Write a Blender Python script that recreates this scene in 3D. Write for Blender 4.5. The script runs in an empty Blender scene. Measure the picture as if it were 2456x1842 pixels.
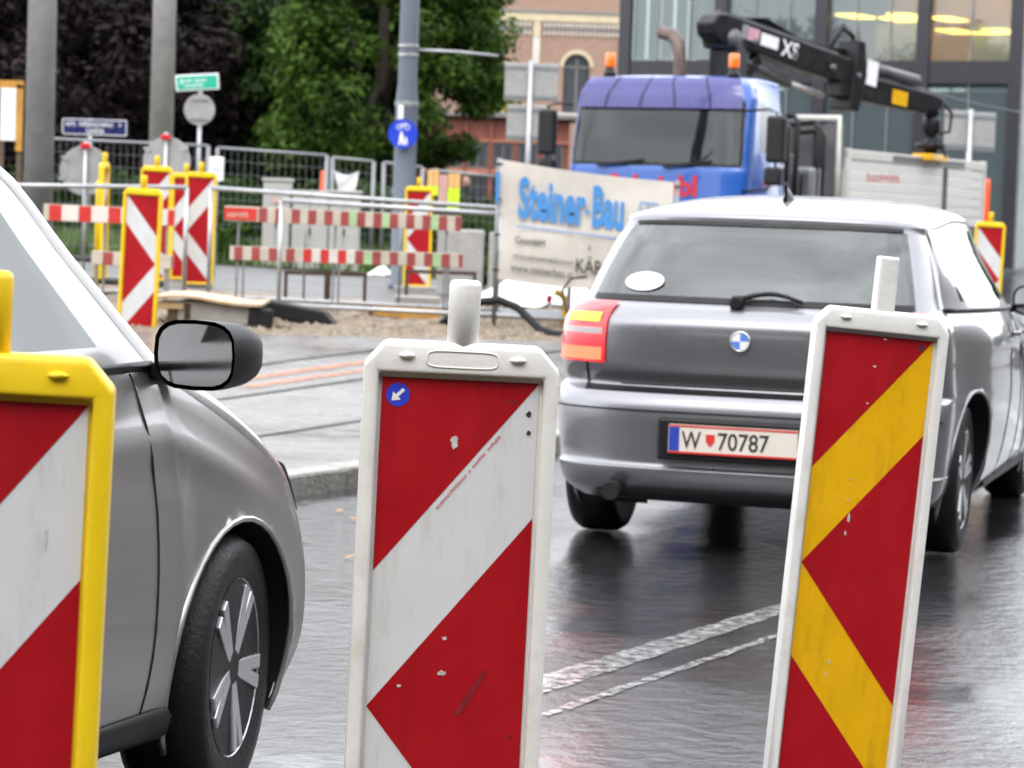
import bpy, bmesh, math, random
import numpy as np
from mathutils import Matrix, Vector

random.seed(7)
rng = np.random.default_rng(7)
PI = math.pi
R = math.radians
scene = bpy.context.scene
C = scene.collection

# ------------------------------------------------------------------ camera
cam_d = bpy.data.cameras.new('camera')
cam = bpy.data.objects.new('camera', cam_d)
C.objects.link(cam)
cam_d.sensor_width = 36.0
cam_d.lens = 97.65
cam_d.clip_start = 0.05
cam_d.clip_end = 2000
cam_d.dof.use_dof = True
cam_d.dof.focus_distance = 5.0
cam_d.dof.aperture_fstop = 10.5
cam_d.dof.aperture_blades = 7
cam.matrix_world = Matrix.Translation((0, 0, 1.36)) @ Matrix.Rotation(R(90 - 3.58), 4, 'X') @ Matrix.Rotation(R(2.0), 4, 'Z')
scene.camera = cam

# ------------------------------------------------------------------ sky (rain overcast) and soft sun
SUN_EL, SUN_AZ = 52, 200
world = bpy.data.worlds.new('World')
scene.world = world
world.use_nodes = True
wn = world.node_tree
wn.nodes.clear()
w_out = wn.nodes.new('ShaderNodeOutputWorld')
w_bg = wn.nodes.new('ShaderNodeBackground')
w_sky = wn.nodes.new('ShaderNodeTexSky')
w_sky.sky_type = 'NISHITA'
w_sky.sun_disc = False
w_sky.sun_elevation = R(SUN_EL)
w_sky.sun_rotation = R(SUN_AZ)
w_sky.dust_density = 4.0
w_mix = wn.nodes.new('ShaderNodeMix')
w_mix.data_type = 'RGBA'
w_mix.inputs[0].default_value = 0.88          # an even cloud layer in front of the clear sky
w_mix.inputs[7].default_value = (10.6, 10.8, 11.2, 1)
wn.links.new(w_sky.outputs[0], w_mix.inputs[6])
w_tc = wn.nodes.new('ShaderNodeTexCoord')      # broken cloud base: lighter and darker billows all over the sky
w_no = wn.nodes.new('ShaderNodeTexNoise')
w_no.noise_dimensions = '4D'
w_no.inputs['W'].default_value = 2.0
w_no.inputs['Scale'].default_value = 3.2
w_no.inputs['Detail'].default_value = 5
w_no.inputs['Roughness'].default_value = 0.55
w_no.inputs['Distortion'].default_value = 0.6
wn.links.new(w_tc.outputs['Generated'], w_no.inputs['Vector'])
w_mr = wn.nodes.new('ShaderNodeMapRange')
for _i, _v in enumerate((0.3, 0.7, 0.65, 1.35)):
    w_mr.inputs[_i + 1].default_value = _v
wn.links.new(w_no.outputs['Fac'], w_mr.inputs[0])
w_mu = wn.nodes.new('ShaderNodeMix')
w_mu.data_type = 'RGBA'
w_mu.blend_type = 'MULTIPLY'
w_mu.inputs[0].default_value = 1.0
wn.links.new(w_mix.outputs[2], w_mu.inputs[6])
wn.links.new(w_mr.outputs[0], w_mu.inputs[7])
wn.links.new(w_mu.outputs[2], w_bg.inputs[0])
w_bg.inputs[1].default_value = 0.15
wn.links.new(w_bg.outputs[0], w_out.inputs[0])

sun_d = bpy.data.lights.new('sun', 'SUN')
sun_d.energy = 0.6
sun_d.angle = R(25)
sun_d.color = (1.0, 0.97, 0.93)
sun = bpy.data.objects.new('sun', sun_d)
C.objects.link(sun)
az = R(SUN_AZ)
sdir = Vector((math.sin(az) * math.cos(R(SUN_EL)), math.cos(az) * math.cos(R(SUN_EL)), math.sin(R(SUN_EL))))
sun.rotation_euler = sdir.to_track_quat('Z', 'Y').to_euler()
sun.location = (0, 0, 30)

scene.view_settings.view_transform = 'Standard'
scene.view_settings.look = 'None'
scene.view_settings.gamma = 1.0
scene.view_settings.exposure = 1.0
scene.view_settings.use_curve_mapping = False
scene.render.engine = 'CYCLES'
scene.cycles.use_denoising = True
scene.cycles.max_bounces = 8
scene.cycles.transparent_max_bounces = 24
scene.cycles.caustics_reflective = False
scene.cycles.caustics_refractive = False
scene.cycles.sample_clamp_indirect = 6

# ------------------------------------------------------------------ helpers
def smooth01(t):
    t = min(1.0, max(0.0, t))
    return t * t * (3 - 2 * t)

def gz(x, y):
    """the street rises a little towards the building site"""
    return smooth01((y - 13) / 15) * (0.34 - 0.03 * max(-6, min(6, x)))

class MB:
    def __init__(s):
        s.v = []
        s.f = []
        s.M = None
    def add(s, vs, fs):
        o = len(s.v)
        if s.M is not None:
            vs = [tuple(s.M @ Vector(p)) for p in vs]
        s.v.extend([tuple(p) for p in vs])
        s.f.extend([tuple(o + i for i in f) for f in fs])
        return s
    def box(s, c, d, rot=None):
        x, y, z = d[0] / 2, d[1] / 2, d[2] / 2
        vs = [Vector(p) for p in ((-x, -y, -z), (x, -y, -z), (x, y, -z), (-x, y, -z), (-x, -y, z), (x, -y, z), (x, y, z), (-x, y, z))]
        if rot is not None:
            vs = [rot @ p for p in vs]
        c = Vector(c)
        return s.add([p + c for p in vs], [(3, 2, 1, 0), (4, 5, 6, 7), (0, 1, 5, 4), (1, 2, 6, 5), (2, 3, 7, 6), (3, 0, 4, 7)])
    def bar(s, a, b, w, h, up=(0, 0, 1)):
        """rectangular bar from a to b"""
        a, b = Vector(a), Vector(b)
        t = (b - a).normalized()
        u = Vector(up)
        if abs(t.dot(u)) > 0.98:
            u = Vector((0, 1, 0))
        n = t.cross(u).normalized() * (w / 2)
        m = n.cross(t).normalized() * (h / 2)
        vs = [a - n - m, a + n - m, a + n + m, a - n + m, b - n - m, b + n - m, b + n + m, b - n + m]
        return s.add(vs, [(0, 1, 2, 3), (7, 6, 5, 4), (0, 4, 5, 1), (1, 5, 6, 2), (2, 6, 7, 3), (3, 7, 4, 0)])
    def tube(s, pts, r, n=8, caps=True):
        pts = [Vector(p) for p in pts]
        rs = r if isinstance(r, (list, tuple)) else [r] * len(pts)
        prev = None
        vs, fs = [], []
        for i, p in enumerate(pts):
            t = (pts[min(i + 1, len(pts) - 1)] - pts[max(i - 1, 0)]).normalized()
            if prev is None:
                u = Vector((0, 0, 1)) if abs(t.z) < 0.9 else Vector((1, 0, 0))
                a = t.cross(u).normalized()
            else:
                a = (prev - t * prev.dot(t)).normalized()
            prev = a
            b = t.cross(a)
            for k in range(n):
                an = 2 * PI * k / n
                vs.append(p + (a * math.cos(an) + b * math.sin(an)) * rs[i])
        m = len(pts)
        for i in range(m - 1):
            for k in range(n):
                k2 = (k + 1) % n
                fs.append((i * n + k, i * n + k2, (i + 1) * n + k2, (i + 1) * n + k))
        if caps:
            fs.append(tuple(range(n))[::-1])
            fs.append(tuple((m - 1) * n + k for k in range(n)))
        return s.add(vs, fs)
    def lathe(s, prof, c=(0, 0, 0), n=20, axis='Z', caps=True):
        """prof: (radius, height) pairs turned about an axis through c"""
        vs, fs = [], []
        for r, h in prof:
            for k in range(n):
                an = 2 * PI * k / n
                a, b = r * math.cos(an), r * math.sin(an)
                p = (a, b, h) if axis == 'Z' else ((a, h, b) if axis == 'Y' else (h, a, b))
                vs.append((p[0] + c[0], p[1] + c[1], p[2] + c[2]))
        m = len(prof)
        for i in range(m - 1):
            for k in range(n):
                k2 = (k + 1) % n
                fs.append((i * n + k, i * n + k2, (i + 1) * n + k2, (i + 1) * n + k))
        if caps and prof[0][0] > 1e-6:
            fs.append(tuple(range(n))[::-1])
        if caps and prof[-1][0] > 1e-6:
            fs.append(tuple((m - 1) * n + k for k in range(n)))
        return s.add(vs, fs)
    def prism(s, poly, d0, d1, o=(0, 0, 0), u=(1, 0, 0), v=(0, 0, 1), w=(0, 1, 0)):
        o, u, v, w = Vector(o), Vector(u), Vector(v), Vector(w)
        n = len(poly)
        vs = [o + u * a + v * b + w * d0 for a, b in poly] + [o + u * a + v * b + w * d1 for a, b in poly]
        fs = [tuple(range(n)), tuple(range(2 * n - 1, n - 1, -1))]
        for i in range(n):
            j = (i + 1) % n
            fs.append((j, i, n + i, n + j))
        return s.add(vs, fs)
    def grid(s, rows, flip=False):
        m, n = len(rows), len(rows[0])
        vs = [p for r in rows for p in r]
        fs = []
        for i in range(m - 1):
            for j in range(n - 1):
                q = (i * n + j, i * n + j + 1, (i + 1) * n + j + 1, (i + 1) * n + j)
                fs.append(q[::-1] if flip else q)
        return s.add(vs, fs)
    def mesh(s, name, m, smooth=False):
        me = bpy.data.meshes.new(name)
        me.from_pydata(s.v, [], s.f)
        me.validate()
        bm = bmesh.new()
        bm.from_mesh(me)
        bmesh.ops.recalc_face_normals(bm, faces=bm.faces)
        bm.to_mesh(me)
        bm.free()
        me.materials.append(m)
        if smooth:
            me.polygons.foreach_set('use_smooth', [True] * len(me.polygons))
        return me
    def build(s, name, m, parent=None, smooth=False, bevel=0, seg=2, loc=None, rot=None, angle=30):
        me = s.mesh(name, m, smooth)
        return link(name, me, parent, bevel, seg, loc, rot, angle, smooth)

def link(name, me, parent=None, bevel=0, seg=2, loc=None, rot=None, angle=30, smooth=False):
    o = bpy.data.objects.new(name, me)
    C.objects.link(o)
    if parent is not None:
        o.parent = parent
    if loc is not None:
        o.location = loc
    if rot is not None:
        o.rotation_euler = rot
    if bevel:
        b = o.modifiers.new('bevel', 'BEVEL')
        b.width = bevel
        b.segments = seg
        b.limit_method = 'ANGLE'
        b.angle_limit = R(angle)
        b.harden_normals = False
    return o

def tag(o, label=None, cat=None, group=None, kind=None):
    if label: o['label'] = label
    if cat: o['category'] = cat
    if group: o['group'] = group
    if kind: o['kind'] = kind
    return o

def thing(name, label, cat, loc=(0, 0, 0), rotz=0.0, group=None, rot=None):
    o = bpy.data.objects.new(name, None)
    o.empty_display_size = 0.2
    C.objects.link(o)
    o.location = loc
    o.rotation_euler = rot if rot is not None else (0, 0, rotz)
    return tag(o, label, cat, group)

def copy_tree(o, parent=None):
    c = o.copy()
    C.objects.link(c)
    c.parent = parent
    for ch in list(o.children):
        copy_tree(ch, c)
    return c

# ------------------------------------------------------------------ materials
def nd(nt, t, **kw):
    n = nt.nodes.new(t)
    for k, v in kw.items():
        setattr(n, k, v)
    return n

def mat(name, col, rough=0.6, metal=0.0, spec=0.5, var=0.12, vscale=6.0, bump=0.0, bscale=60.0, coat=0.0, emit=None, estr=0.0, dirt=None, dscale=3.0, damt=0.5, rvar=0.1, streak=1.0):
    """plain surface with colour variation, uneven gloss, optional fine relief and dirt"""
    m = bpy.data.materials.new(name)
    m.use_nodes = True
    nt = m.node_tree
    bs = nt.nodes['Principled BSDF']
    tc = nd(nt, 'ShaderNodeTexCoord')
    no = nd(nt, 'ShaderNodeTexNoise')
    no.inputs['Scale'].default_value = vscale
    no.inputs['Detail'].default_value = 6
    no.inputs['Roughness'].default_value = 0.65
    nt.links.new(tc.outputs['Object'], no.inputs['Vector'])
    rp = nd(nt, 'ShaderNodeMapRange')
    rp.inputs[1].default_value = 0.3
    rp.inputs[2].default_value = 0.7
    rp.inputs[3].default_value = 1 - var
    rp.inputs[4].default_value = 1 + var
    nt.links.new(no.outputs['Fac'], rp.inputs[0])
    mu = nd(nt, 'ShaderNodeMix', data_type='RGBA', blend_type='MULTIPLY')
    mu.inputs[0].default_value = 1
    mu.inputs[6].default_value = (*col, 1)
    nt.links.new(rp.outputs[0], mu.inputs[7])
    last = mu.outputs[2]
    if dirt is not None:
        n2 = nd(nt, 'ShaderNodeTexNoise')
        n2.inputs['Scale'].default_value = dscale
        n2.inputs['Detail'].default_value = 8
        n2.inputs['Roughness'].default_value = 0.7
        mpp = nd(nt, 'ShaderNodeMapping')
        mpp.inputs['Scale'].default_value = (1, 1, streak)
        nt.links.new(tc.outputs['Object'], mpp.inputs[0])
        nt.links.new(mpp.outputs[0], n2.inputs['Vector'])
        cr = nd(nt, 'ShaderNodeMapRange')
        cr.inputs[1].default_value = 0.52
        cr.inputs[2].default_value = 0.72
        cr.inputs[3].default_value = 0
        cr.inputs[4].default_value = damt
        nt.links.new(n2.outputs['Fac'], cr.inputs[0])
        dm = nd(nt, 'ShaderNodeMix', data_type='RGBA')
        dm.inputs[7].default_value = (*dirt, 1)
        nt.links.new(cr.outputs[0], dm.inputs[0])
        nt.links.new(last, dm.inputs[6])
        last = dm.outputs[2]
    nt.links.new(last, bs.inputs['Base Color'])
    rr = nd(nt, 'ShaderNodeMapRange')
    rr.inputs[1].default_value = 0.3
    rr.inputs[2].default_value = 0.7
    rr.inputs[3].default_value = max(0.02, rough - rvar)
    rr.inputs[4].default_value = min(1, rough + rvar)
    nt.links.new(no.outputs['Fac'], rr.inputs[0])
    nt.links.new(rr.outputs[0], bs.inputs['Roughness'])
    bs.inputs['Metallic'].default_value = metal
    bs.inputs['Specular IOR Level'].default_value = spec
    bs.inputs['Coat Weight'].default_value = coat
    bs.inputs['Coat Roughness'].default_value = 0.05
    if bump:
        n3 = nd(nt, 'ShaderNodeTexNoise')
        n3.inputs['Scale'].default_value = bscale
        n3.inputs['Detail'].default_value = 5
        nt.links.new(tc.outputs['Object'], n3.inputs['Vector'])
        b = nd(nt, 'ShaderNodeBump')
        b.inputs['Strength'].default_value = bump
        b.inputs['Distance'].default_value = 0.02
        nt.links.new(n3.outputs['Fac'], b.inputs['Height'])
        nt.links.new(b.outputs[0], bs.inputs['Normal'])
    if emit is not None:
        bs.inputs['Emission Color'].default_value = (*emit, 1)
        bs.inputs['Emission Strength'].default_value = estr
    return m

def glass(name, tint=(0.75, 0.82, 0.8), ior=1.7, rough=0.02, mixin=0.0, body=(0.02, 0.025, 0.025)):
    """thin pane: fresnel mirror over tinted see-through; mixin adds a share of solid tint"""
    m = bpy.data.materials.new(name)
    m.use_nodes = True
    nt = m.node_tree
    nt.nodes.clear()
    out = nd(nt, 'ShaderNodeOutputMaterial')
    tr = nd(nt, 'ShaderNodeBsdfTransparent')
    tr.inputs[0].default_value = (*tint, 1)
    df = nd(nt, 'ShaderNodeBsdfDiffuse')
    df.inputs[0].default_value = (*body, 1)
    m0 = nd(nt, 'ShaderNodeMixShader')
    m0.inputs[0].default_value = mixin
    nt.links.new(tr.outputs[0], m0.inputs[1])
    nt.links.new(df.outputs[0], m0.inputs[2])
    gl = nd(nt, 'ShaderNodeBsdfGlossy')
    gl.inputs['Roughness'].default_value = rough
    gl.inputs['Color'].default_value = (0.93, 0.97, 0.96, 1)
    fr = nd(nt, 'ShaderNodeFresnel')
    fr.inputs['IOR'].default_value = ior
    mx = nd(nt, 'ShaderNodeMixShader')
    nt.links.new(fr.outputs[0], mx.inputs[0])
    nt.links.new(m0.outputs[0], mx.inputs[1])
    nt.links.new(gl.outputs[0], mx.inputs[2])
    nt.links.new(mx.outputs[0], out.inputs[0])
    return m

def wet_ground(name, base, r_lo, r_hi, bump=0.35, fine=140.0, mid=18.0, patch=0.6, tint=None):
    """rain-wet paving: water film of uneven depth, aggregate relief where it is thin"""
    m = bpy.data.materials.new(name)
    m.use_nodes = True
    nt = m.node_tree
    bs = nt.nodes['Principled BSDF']
    tc = nd(nt, 'ShaderNodeTexCoord')
    def noise(sc, det=6, ro=0.6):
        n = nd(nt, 'ShaderNodeTexNoise')
        n.inputs['Scale'].default_value = sc
        n.inputs['Detail'].default_value = det
        n.inputs['Roughness'].default_value = ro
        nt.links.new(tc.outputs['Object'], n.inputs['Vector'])
        return n
    def rng_(src, a, b, c, d):
        r = nd(nt, 'ShaderNodeMapRange')
        for i, v in enumerate((a, b, c, d)):
            r.inputs[i + 1].default_value = v
        nt.links.new(src, r.inputs[0])
        return r.outputs[0]
    big = noise(patch, 5)
    med = noise(mid, 5)
    fin = noise(fine, 4, 0.7)
    cm = nd(nt, 'ShaderNodeMix', data_type='RGBA', blend_type='MULTIPLY')
    cm.inputs[0].default_value = 1
    cm.inputs[6].default_value = (*base, 1)
    nt.links.new(rng_(med.outputs['Fac'], 0.3, 0.7, 0.7, 1.3), cm.inputs[7])
    cm2 = nd(nt, 'ShaderNodeMix', data_type='RGBA', blend_type='MULTIPLY')
    cm2.inputs[0].default_value = 1
    nt.links.new(cm.outputs[2], cm2.inputs[6])
    nt.links.new(rng_(fin.outputs['Fac'], 0.3, 0.7, 0.6, 1.5), cm2.inputs[7])
    nt.links.new(cm2.outputs[2], bs.inputs['Base Color'])
    film = rng_(big.outputs['Fac'], 0.4, 0.62, 0, 1)
    nt.links.new(rng_(film, 0, 1, r_hi, r_lo), bs.inputs['Roughness'])
    ma = nd(nt, 'ShaderNodeMath', operation='MULTIPLY_ADD')
    nt.links.new(med.outputs['Fac'], ma.inputs[0])
    ma.inputs[1].default_value = 4.0
    nt.links.new(fin.outputs['Fac'], ma.inputs[2])
    b = nd(nt, 'ShaderNodeBump')
    b.inputs['Distance'].default_value = 0.006
    nt.links.new(rng_(film, 0, 1, bump, bump * 0.22), b.inputs['Strength'])
    nt.links.new(ma.outputs[0], b.inputs['Height'])
    nt.links.new(b.outputs[0], bs.inputs['Normal'])
    bs.inputs['IOR'].default_value = 1.5
    bs.inputs['Specular IOR Level'].default_value = 0.8
    return m

M = {}
M['asphalt'] = wet_ground('wet_asphalt', (0.022, 0.022, 0.024), 0.02, 0.10, 0.42, 75, 12, 0.7)
M['bed'] = wet_ground('wet_concrete_paving', (0.13, 0.127, 0.12), 0.10, 0.30, 0.75, 60, 7, 0.9)
M['footway'] = wet_ground('wet_footway', (0.075, 0.075, 0.073), 0.35, 0.55, 0.5, 60, 6, 1.2)
M['earth'] = mat('wet_earth', (0.15, 0.105, 0.062), 0.45, var=0.5, vscale=5, bump=0.8, bscale=14, dirt=(0.27, 0.22, 0.16), dscale=2.2, damt=0.7)
M['kerb'] = mat('kerb_granite', (0.27, 0.26, 0.235), 0.35, var=0.3, vscale=14, bump=0.5, bscale=40, dirt=(0.13, 0.115, 0.085), dscale=6, damt=0.7)
M['line_white'] = mat('worn_white_marking', (0.34, 0.34, 0.335), 0.2, var=0.35, vscale=25, bump=0.06, bscale=90, dirt=(0.05, 0.05, 0.05), dscale=11, damt=1.0)
def worn_paint(m, lo=0.40, hi=0.56, sc=22.0):
    # paint worn through to the road in patches
    nt = m.node_tree
    bs, out = nt.nodes['Principled BSDF'], nt.nodes['Material Output']
    tc = nd(nt, 'ShaderNodeTexCoord')
    no = nd(nt, 'ShaderNodeTexNoise')
    no.inputs['Scale'].default_value = sc
    no.inputs['Detail'].default_value = 9
    no.inputs['Roughness'].default_value = 0.75
    nt.links.new(tc.outputs['Object'], no.inputs['Vector'])
    mr = nd(nt, 'ShaderNodeMapRange')
    for i, v in enumerate((lo, hi, 0.0, 1.0)):
        mr.inputs[i + 1].default_value = v
    nt.links.new(no.outputs['Fac'], mr.inputs[0])
    tr = nd(nt, 'ShaderNodeBsdfTransparent')
    mx = nd(nt, 'ShaderNodeMixShader')
    nt.links.new(mr.outputs[0], mx.inputs[0])
    nt.links.new(tr.outputs[0], mx.inputs[1])
    nt.links.new(bs.outputs[0], mx.inputs[2])
    nt.links.new(mx.outputs[0], out.inputs[0])
worn_paint(M['line_white'])
M['line_orange'] = mat('orange_marking', (0.55, 0.20, 0.09), 0.2, var=0.3, vscale=25, bump=0.3, bscale=80)
worn_paint(M['line_orange'], .36, .56, 9.0)
M['rail'] = mat('rail_steel', (0.16, 0.15, 0.145), 0.3, 0.9, var=0.2)
M['black'] = mat('black_groove', (0.008, 0.008, 0.009), 0.6)
M['rubber'] = mat('black_rubber', (0.011, 0.011, 0.012), 0.55, var=0.2, bump=0.2, spec=0.25)
M['white_plastic'] = mat('white_plastic', (0.72, 0.71, 0.68), 0.42, var=0.05, vscale=9, dirt=(0.42, 0.39, 0.33), dscale=10, damt=0.45, bump=0.06, bscale=120)
M['yellow_plastic'] = mat('yellow_plastic', (0.80, 0.55, 0.006), 0.4, var=0.06, vscale=8, bump=0.04, bscale=120, dirt=(0.5, 0.36, 0.05), dscale=9, damt=0.3)
M['foil_red'] = mat('red_retroreflective_foil', (0.36, 0.004, 0.010), 0.42, var=0.10, vscale=5, dirt=(0.20, 0.003, 0.008), dscale=16, damt=0.6, spec=0.3, streak=0.16, bump=0.05, bscale=420)
M['foil_white'] = mat('white_retroreflective_foil', (0.62, 0.63, 0.64), 0.35, var=0.04, vscale=6, dirt=(0.40, 0.375, 0.32), dscale=17, damt=0.6, streak=0.22, bump=0.05, bscale=420)
M['foil_yellow'] = mat('yellow_retroreflective_foil', (0.74, 0.40, 0.0), 0.35, var=0.08, vscale=7, dirt=(0.42, 0.21, 0.005), dscale=18, damt=0.7, streak=0.2, bump=0.05, bscale=420)
M['chip'] = mat('foil_chip_grey', (0.52, 0.50, 0.46), 0.6, var=0.3, vscale=80)
M['scuff'] = mat('foil_scuff_dark', (0.20, 0.006, 0.012), 0.5, var=0.3, vscale=80)
M['grime'] = mat('dark_grime_spot', (0.03, 0.02, 0.02), 0.6)
M['sticker_blue'] = mat('blue_sticker', (0.03, 0.05, 0.55), 0.35)
M['white'] = mat('white_paint', (0.8, 0.8, 0.8), 0.4, var=0.04)
M['ink_red'] = mat('red_ink', (0.55, 0.12, 0.12), 0.5)
M['foot'] = mat('recycled_rubber_foot', (0.045, 0.042, 0.04), 0.7, var=0.3, bump=0.3, bscale=50)
M['galv'] = mat('galvanised_steel', (0.42, 0.43, 0.44), 0.42, 0.75, var=0.2, vscale=18)
M['galv_dark'] = mat('weathered_galvanised_steel', (0.24, 0.25, 0.26), 0.5, 0.5, var=0.2, vscale=12)
M['alu'] = mat('sign_back_aluminium', (0.34, 0.34, 0.33), 0.5, 0.45, var=0.12, vscale=7)
M['concrete'] = mat('concrete', (0.31, 0.30, 0.285), 0.7, var=0.2, vscale=5, bump=0.3, bscale=30, dirt=(0.2, 0.19, 0.17), dscale=3)
M['concrete_pole'] = mat('spun_concrete_pole', (0.27, 0.265, 0.26), 0.75, var=0.2, vscale=4, bump=0.3, bscale=40)
M['wood'] = mat('wet_board_wood', (0.50, 0.38, 0.24), 0.45, var=0.3, vscale=9, bump=0.3, bscale=25)
M['wood_dark'] = mat('dark_wet_wood', (0.10, 0.065, 0.04), 0.5, var=0.35, vscale=9, bump=0.3)
M['shutter'] = mat('orange_shuttering_panel', (0.50, 0.24, 0.035), 0.45, var=0.3, vscale=5, dirt=(0.2, 0.11, 0.04), dscale=4)
M['rust'] = mat('rusty_steel', (0.075, 0.045, 0.035), 0.6, 0.4, var=0.4, vscale=14, bump=0.3)

# ------------------------------------------------------------------ lettering
def text_obj(name, body, size, m, parent, mtx, bold=0.0, depth=0.0, xs=1.0, align='LEFT', shear=0.0):
    """flat lettering in the XY plane of mtx"""
    cu = bpy.data.curves.new(name, 'FONT')
    cu.body = body
    cu.size = size
    cu.offset = bold
    cu.extrude = depth
    cu.align_x = align
    cu.shear = shear
    cu.resolution_u = 3
    o = bpy.data.objects.new(name, cu)
    C.objects.link(o)
    dg = bpy.context.evaluated_depsgraph_get()
    dg.update()
    me = bpy.data.meshes.new_from_object(o.evaluated_get(dg))
    bpy.data.objects.remove(o)
    me.name = name
    me.transform(mtx @ Matrix.Diagonal((xs, 1, 1, 1)))
    me.materials.clear()
    me.materials.append(m)
    r = bpy.data.objects.new(name, me)
    C.objects.link(r)
    r.parent = parent
    return r

def glyphs(mb, x0, z0, w, h, n, y, seed, gap=0.3):
    """a row of small letter-like strokes (lettering too small to read) in the XZ plane"""
    rr = random.Random(seed)
    cw = w / n
    for i in range(n):
        if rr.random() < 0.08:
            continue
        a, b = x0 + i * cw, x0 + (i + 1 - gap) * cw
        t = cw * 0.22
        hh = h * (1 if rr.random() < 0.35 else 0.72)
        k = rr.randrange(4)
        segs = [(a, a + t, z0, z0 + hh)]
        if k in (0, 2): segs.append((b - t, b, z0, z0 + h * 0.72))
        if k in (0, 1, 3): segs.append((a + t, b, z0 + h * 0.72 - t, z0 + h * 0.72))
        if k in (1, 2): segs.append((a + t, b - (t if k == 2 else 0), z0, z0 + t))
        if k == 3: segs.append((a + t, b, z0 + h * 0.34, z0 + h * 0.34 + t))
        for p, q, r_, s_ in segs:
            mb.add([(p, y, r_), (q, y, r_), (q, y, s_), (p, y, s_)], [(0, 1, 2, 3)])
    return mb

XZ = Matrix(((1, 0, 0, 0), (0, 0, -1, 0), (0, 1, 0, 0), (0, 0, 0, 1)))   # text plane standing up, facing -Y

# ------------------------------------------------------------------ ground, tram bed, kerb, markings
xs = [-400, -150, -70, -40, -25] + [x * 1.0 for x in range(-16, 17)] + [25, 40, 70, 150, 400]
ys = [-60, -20, -8] + [y * 1.0 for y in range(-3, 42)] + [46, 52, 60, 70, 85, 100, 130, 180, 260, 400, 700, 1100]
mb = MB()
mb.grid([[(x, y, gz(x, y)) for x in xs] for y in ys])
tag(mb.build('road', M['asphalt'], smooth=True), kind='structure')

KX, KY, KS = -1.247, 12.482, 0.48      # kerb line through (KX, KY), x grows by KS per metre of y
def kerb_y(x): return KY + (x - KX) / KS
def back_y(x): return 22.12 + 0.36 * x
cols = []
for i in range(61):
    x = -14 + i * 0.3
    y0, y1 = max(-6.0, kerb_y(x)), back_y(x)
    if y1 - y0 < 0.05:
        break
    cols.append([(x, y0 + (y1 - y0) * j / 24, gz(x, y0 + (y1 - y0) * j / 24) + 0.10) for j in range(25)])
mb = MB()
mb.grid(cols)
tag(mb.build('tram_bed', M['bed'], smooth=True), kind='structure')

kerb = thing('kerb', None, None)
kerb['kind'] = 'structure'
kd = Vector((KS, 1, 0)).normalized()
kn = Vector((kd.y, -kd.x, 0))
kang = math.atan2(kd.y, kd.x)
proto = None
for i in range(24):
    s = -9.0 + i * 0.9
    c = Vector((KX, KY, 0)) + kd * (s + 0.45)
    if proto is None:
        proto = MB().box((0, 0, 0), (0.885, 0.16, 0.24)).mesh('kerb_stone', M['kerb'])
    z = gz(c.x, c.y) + 0.108 - 0.12 + random.uniform(-0.004, 0.004)
    link('kerb_stone', proto, kerb, bevel=0.018, seg=2, loc=(c.x + kn.x * 0.02, c.y + kn.y * 0.02, z), rot=(random.uniform(-.01, .01), random.uniform(-.006, .006), kang + random.uniform(-.006, .006)))

def ribbon(mb, p, q, w, off, n=12):
    p, q = Vector((*p, 0)), Vector((*q, 0))
    d = (q - p).normalized()
    s = Vector((d.y, -d.x, 0)) * w / 2
    rows = []
    for i in range(n + 1):
        c = p + (q - p) * i / n
        rows.append([(a.x, a.y, gz(a.x, a.y) + off) for a in (c - s, c + s)])
    return mb.grid(rows)

# tram rails let into the paving: head and flange groove
for (x, y) in ((-1.34, 14.83), (-1.57, 17.22), (-1.75, 19.14)):
    sl = 0.46
    y0, y1 = 4.0, 21.4
    a, b = (x + sl * (y0 - y), y0), (x + sl * (y1 - y), min(y1, 21.4))
    tr = thing('tram_rail', None, None)
    tr['kind'] = 'structure'
    ribbon(MB(), a, b, 0.065, 0.104, 30).build('rail_head', M['rail'], tr)
    ribbon(MB(), (a[0] + 0.062, a[1]), (b[0] + 0.062, b[1]), 0.045, 0.1045, 30).build('rail_groove', M['black'], tr)

ol = ribbon(MB(), (-1.95, 17.55), (-0.62, 20.5), 0.13, 0.105)
tag(ol.build('orange_lane_line', M['line_orange']), kind='structure')
ol = ribbon(MB(), (-1.70, 17.45), (-0.36, 20.4), 0.11, 0.105)
tag(ol.build('orange_lane_line', M['line_orange']), kind='structure')

# worn white lane lines on the carriageway
def line_strip(name, p0, p1, q0, q1, ext0=0.0, ext1=0.0):
    p0, p1, q0, q1 = [Vector((*p, 0)) for p in (p0, p1, q0, q1)]
    d, e = (p1 - p0), (q1 - q0)
    a0, a1, b0, b1 = p0 - d * ext0, p1 + d * ext1, q0 - e * ext0, q1 + e * ext1
    rows = []
    for i in range(31):
        t = i / 30
        u, v = a0.lerp(a1, t), b0.lerp(b1, t)
        j = 0.006 * math.sin(i * 2.1)
        rows.append([(u.x + j, u.y, gz(u.x, u.y) + 0.004), (v.x - j, v.y, gz(v.x, v.y) + 0.004)])
    mb = MB()
    mb.grid(rows)
    tag(mb.build(name, M['line_white']), kind='structure')
line_strip('lane_line', (0.092, 8.02), (0.959, 9.74), (0.09, 7.70), (0.923, 9.44), 0.3, .3)
line_strip('lane_line', (0.089, 7.42), (0.885, 9.03), (0.088, 7.33), (0.873, 8.93), 0.3, .3)

# ------------------------------------------------------------------ traffic beacons
def bevel_poly(w, h, c):
    return [(-w, -h + c), (-w + c, -h), (w - c, -h), (w, -h + c), (w, h - c), (w - c, h), (-w + c, h), (-w, h - c)]

def ellipse(rx, rz, n=20, cx=0, cz=0, p=2.0):
    out = []
    for i in range(n):
        a = 2 * PI * i / n
        c, s = math.cos(a), math.sin(a)
        out.append((cx + rx * math.copysign(abs(c) ** (2 / p), c), cz + rz * math.copysign(abs(s) ** (2 / p), s)))
    return out

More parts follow.
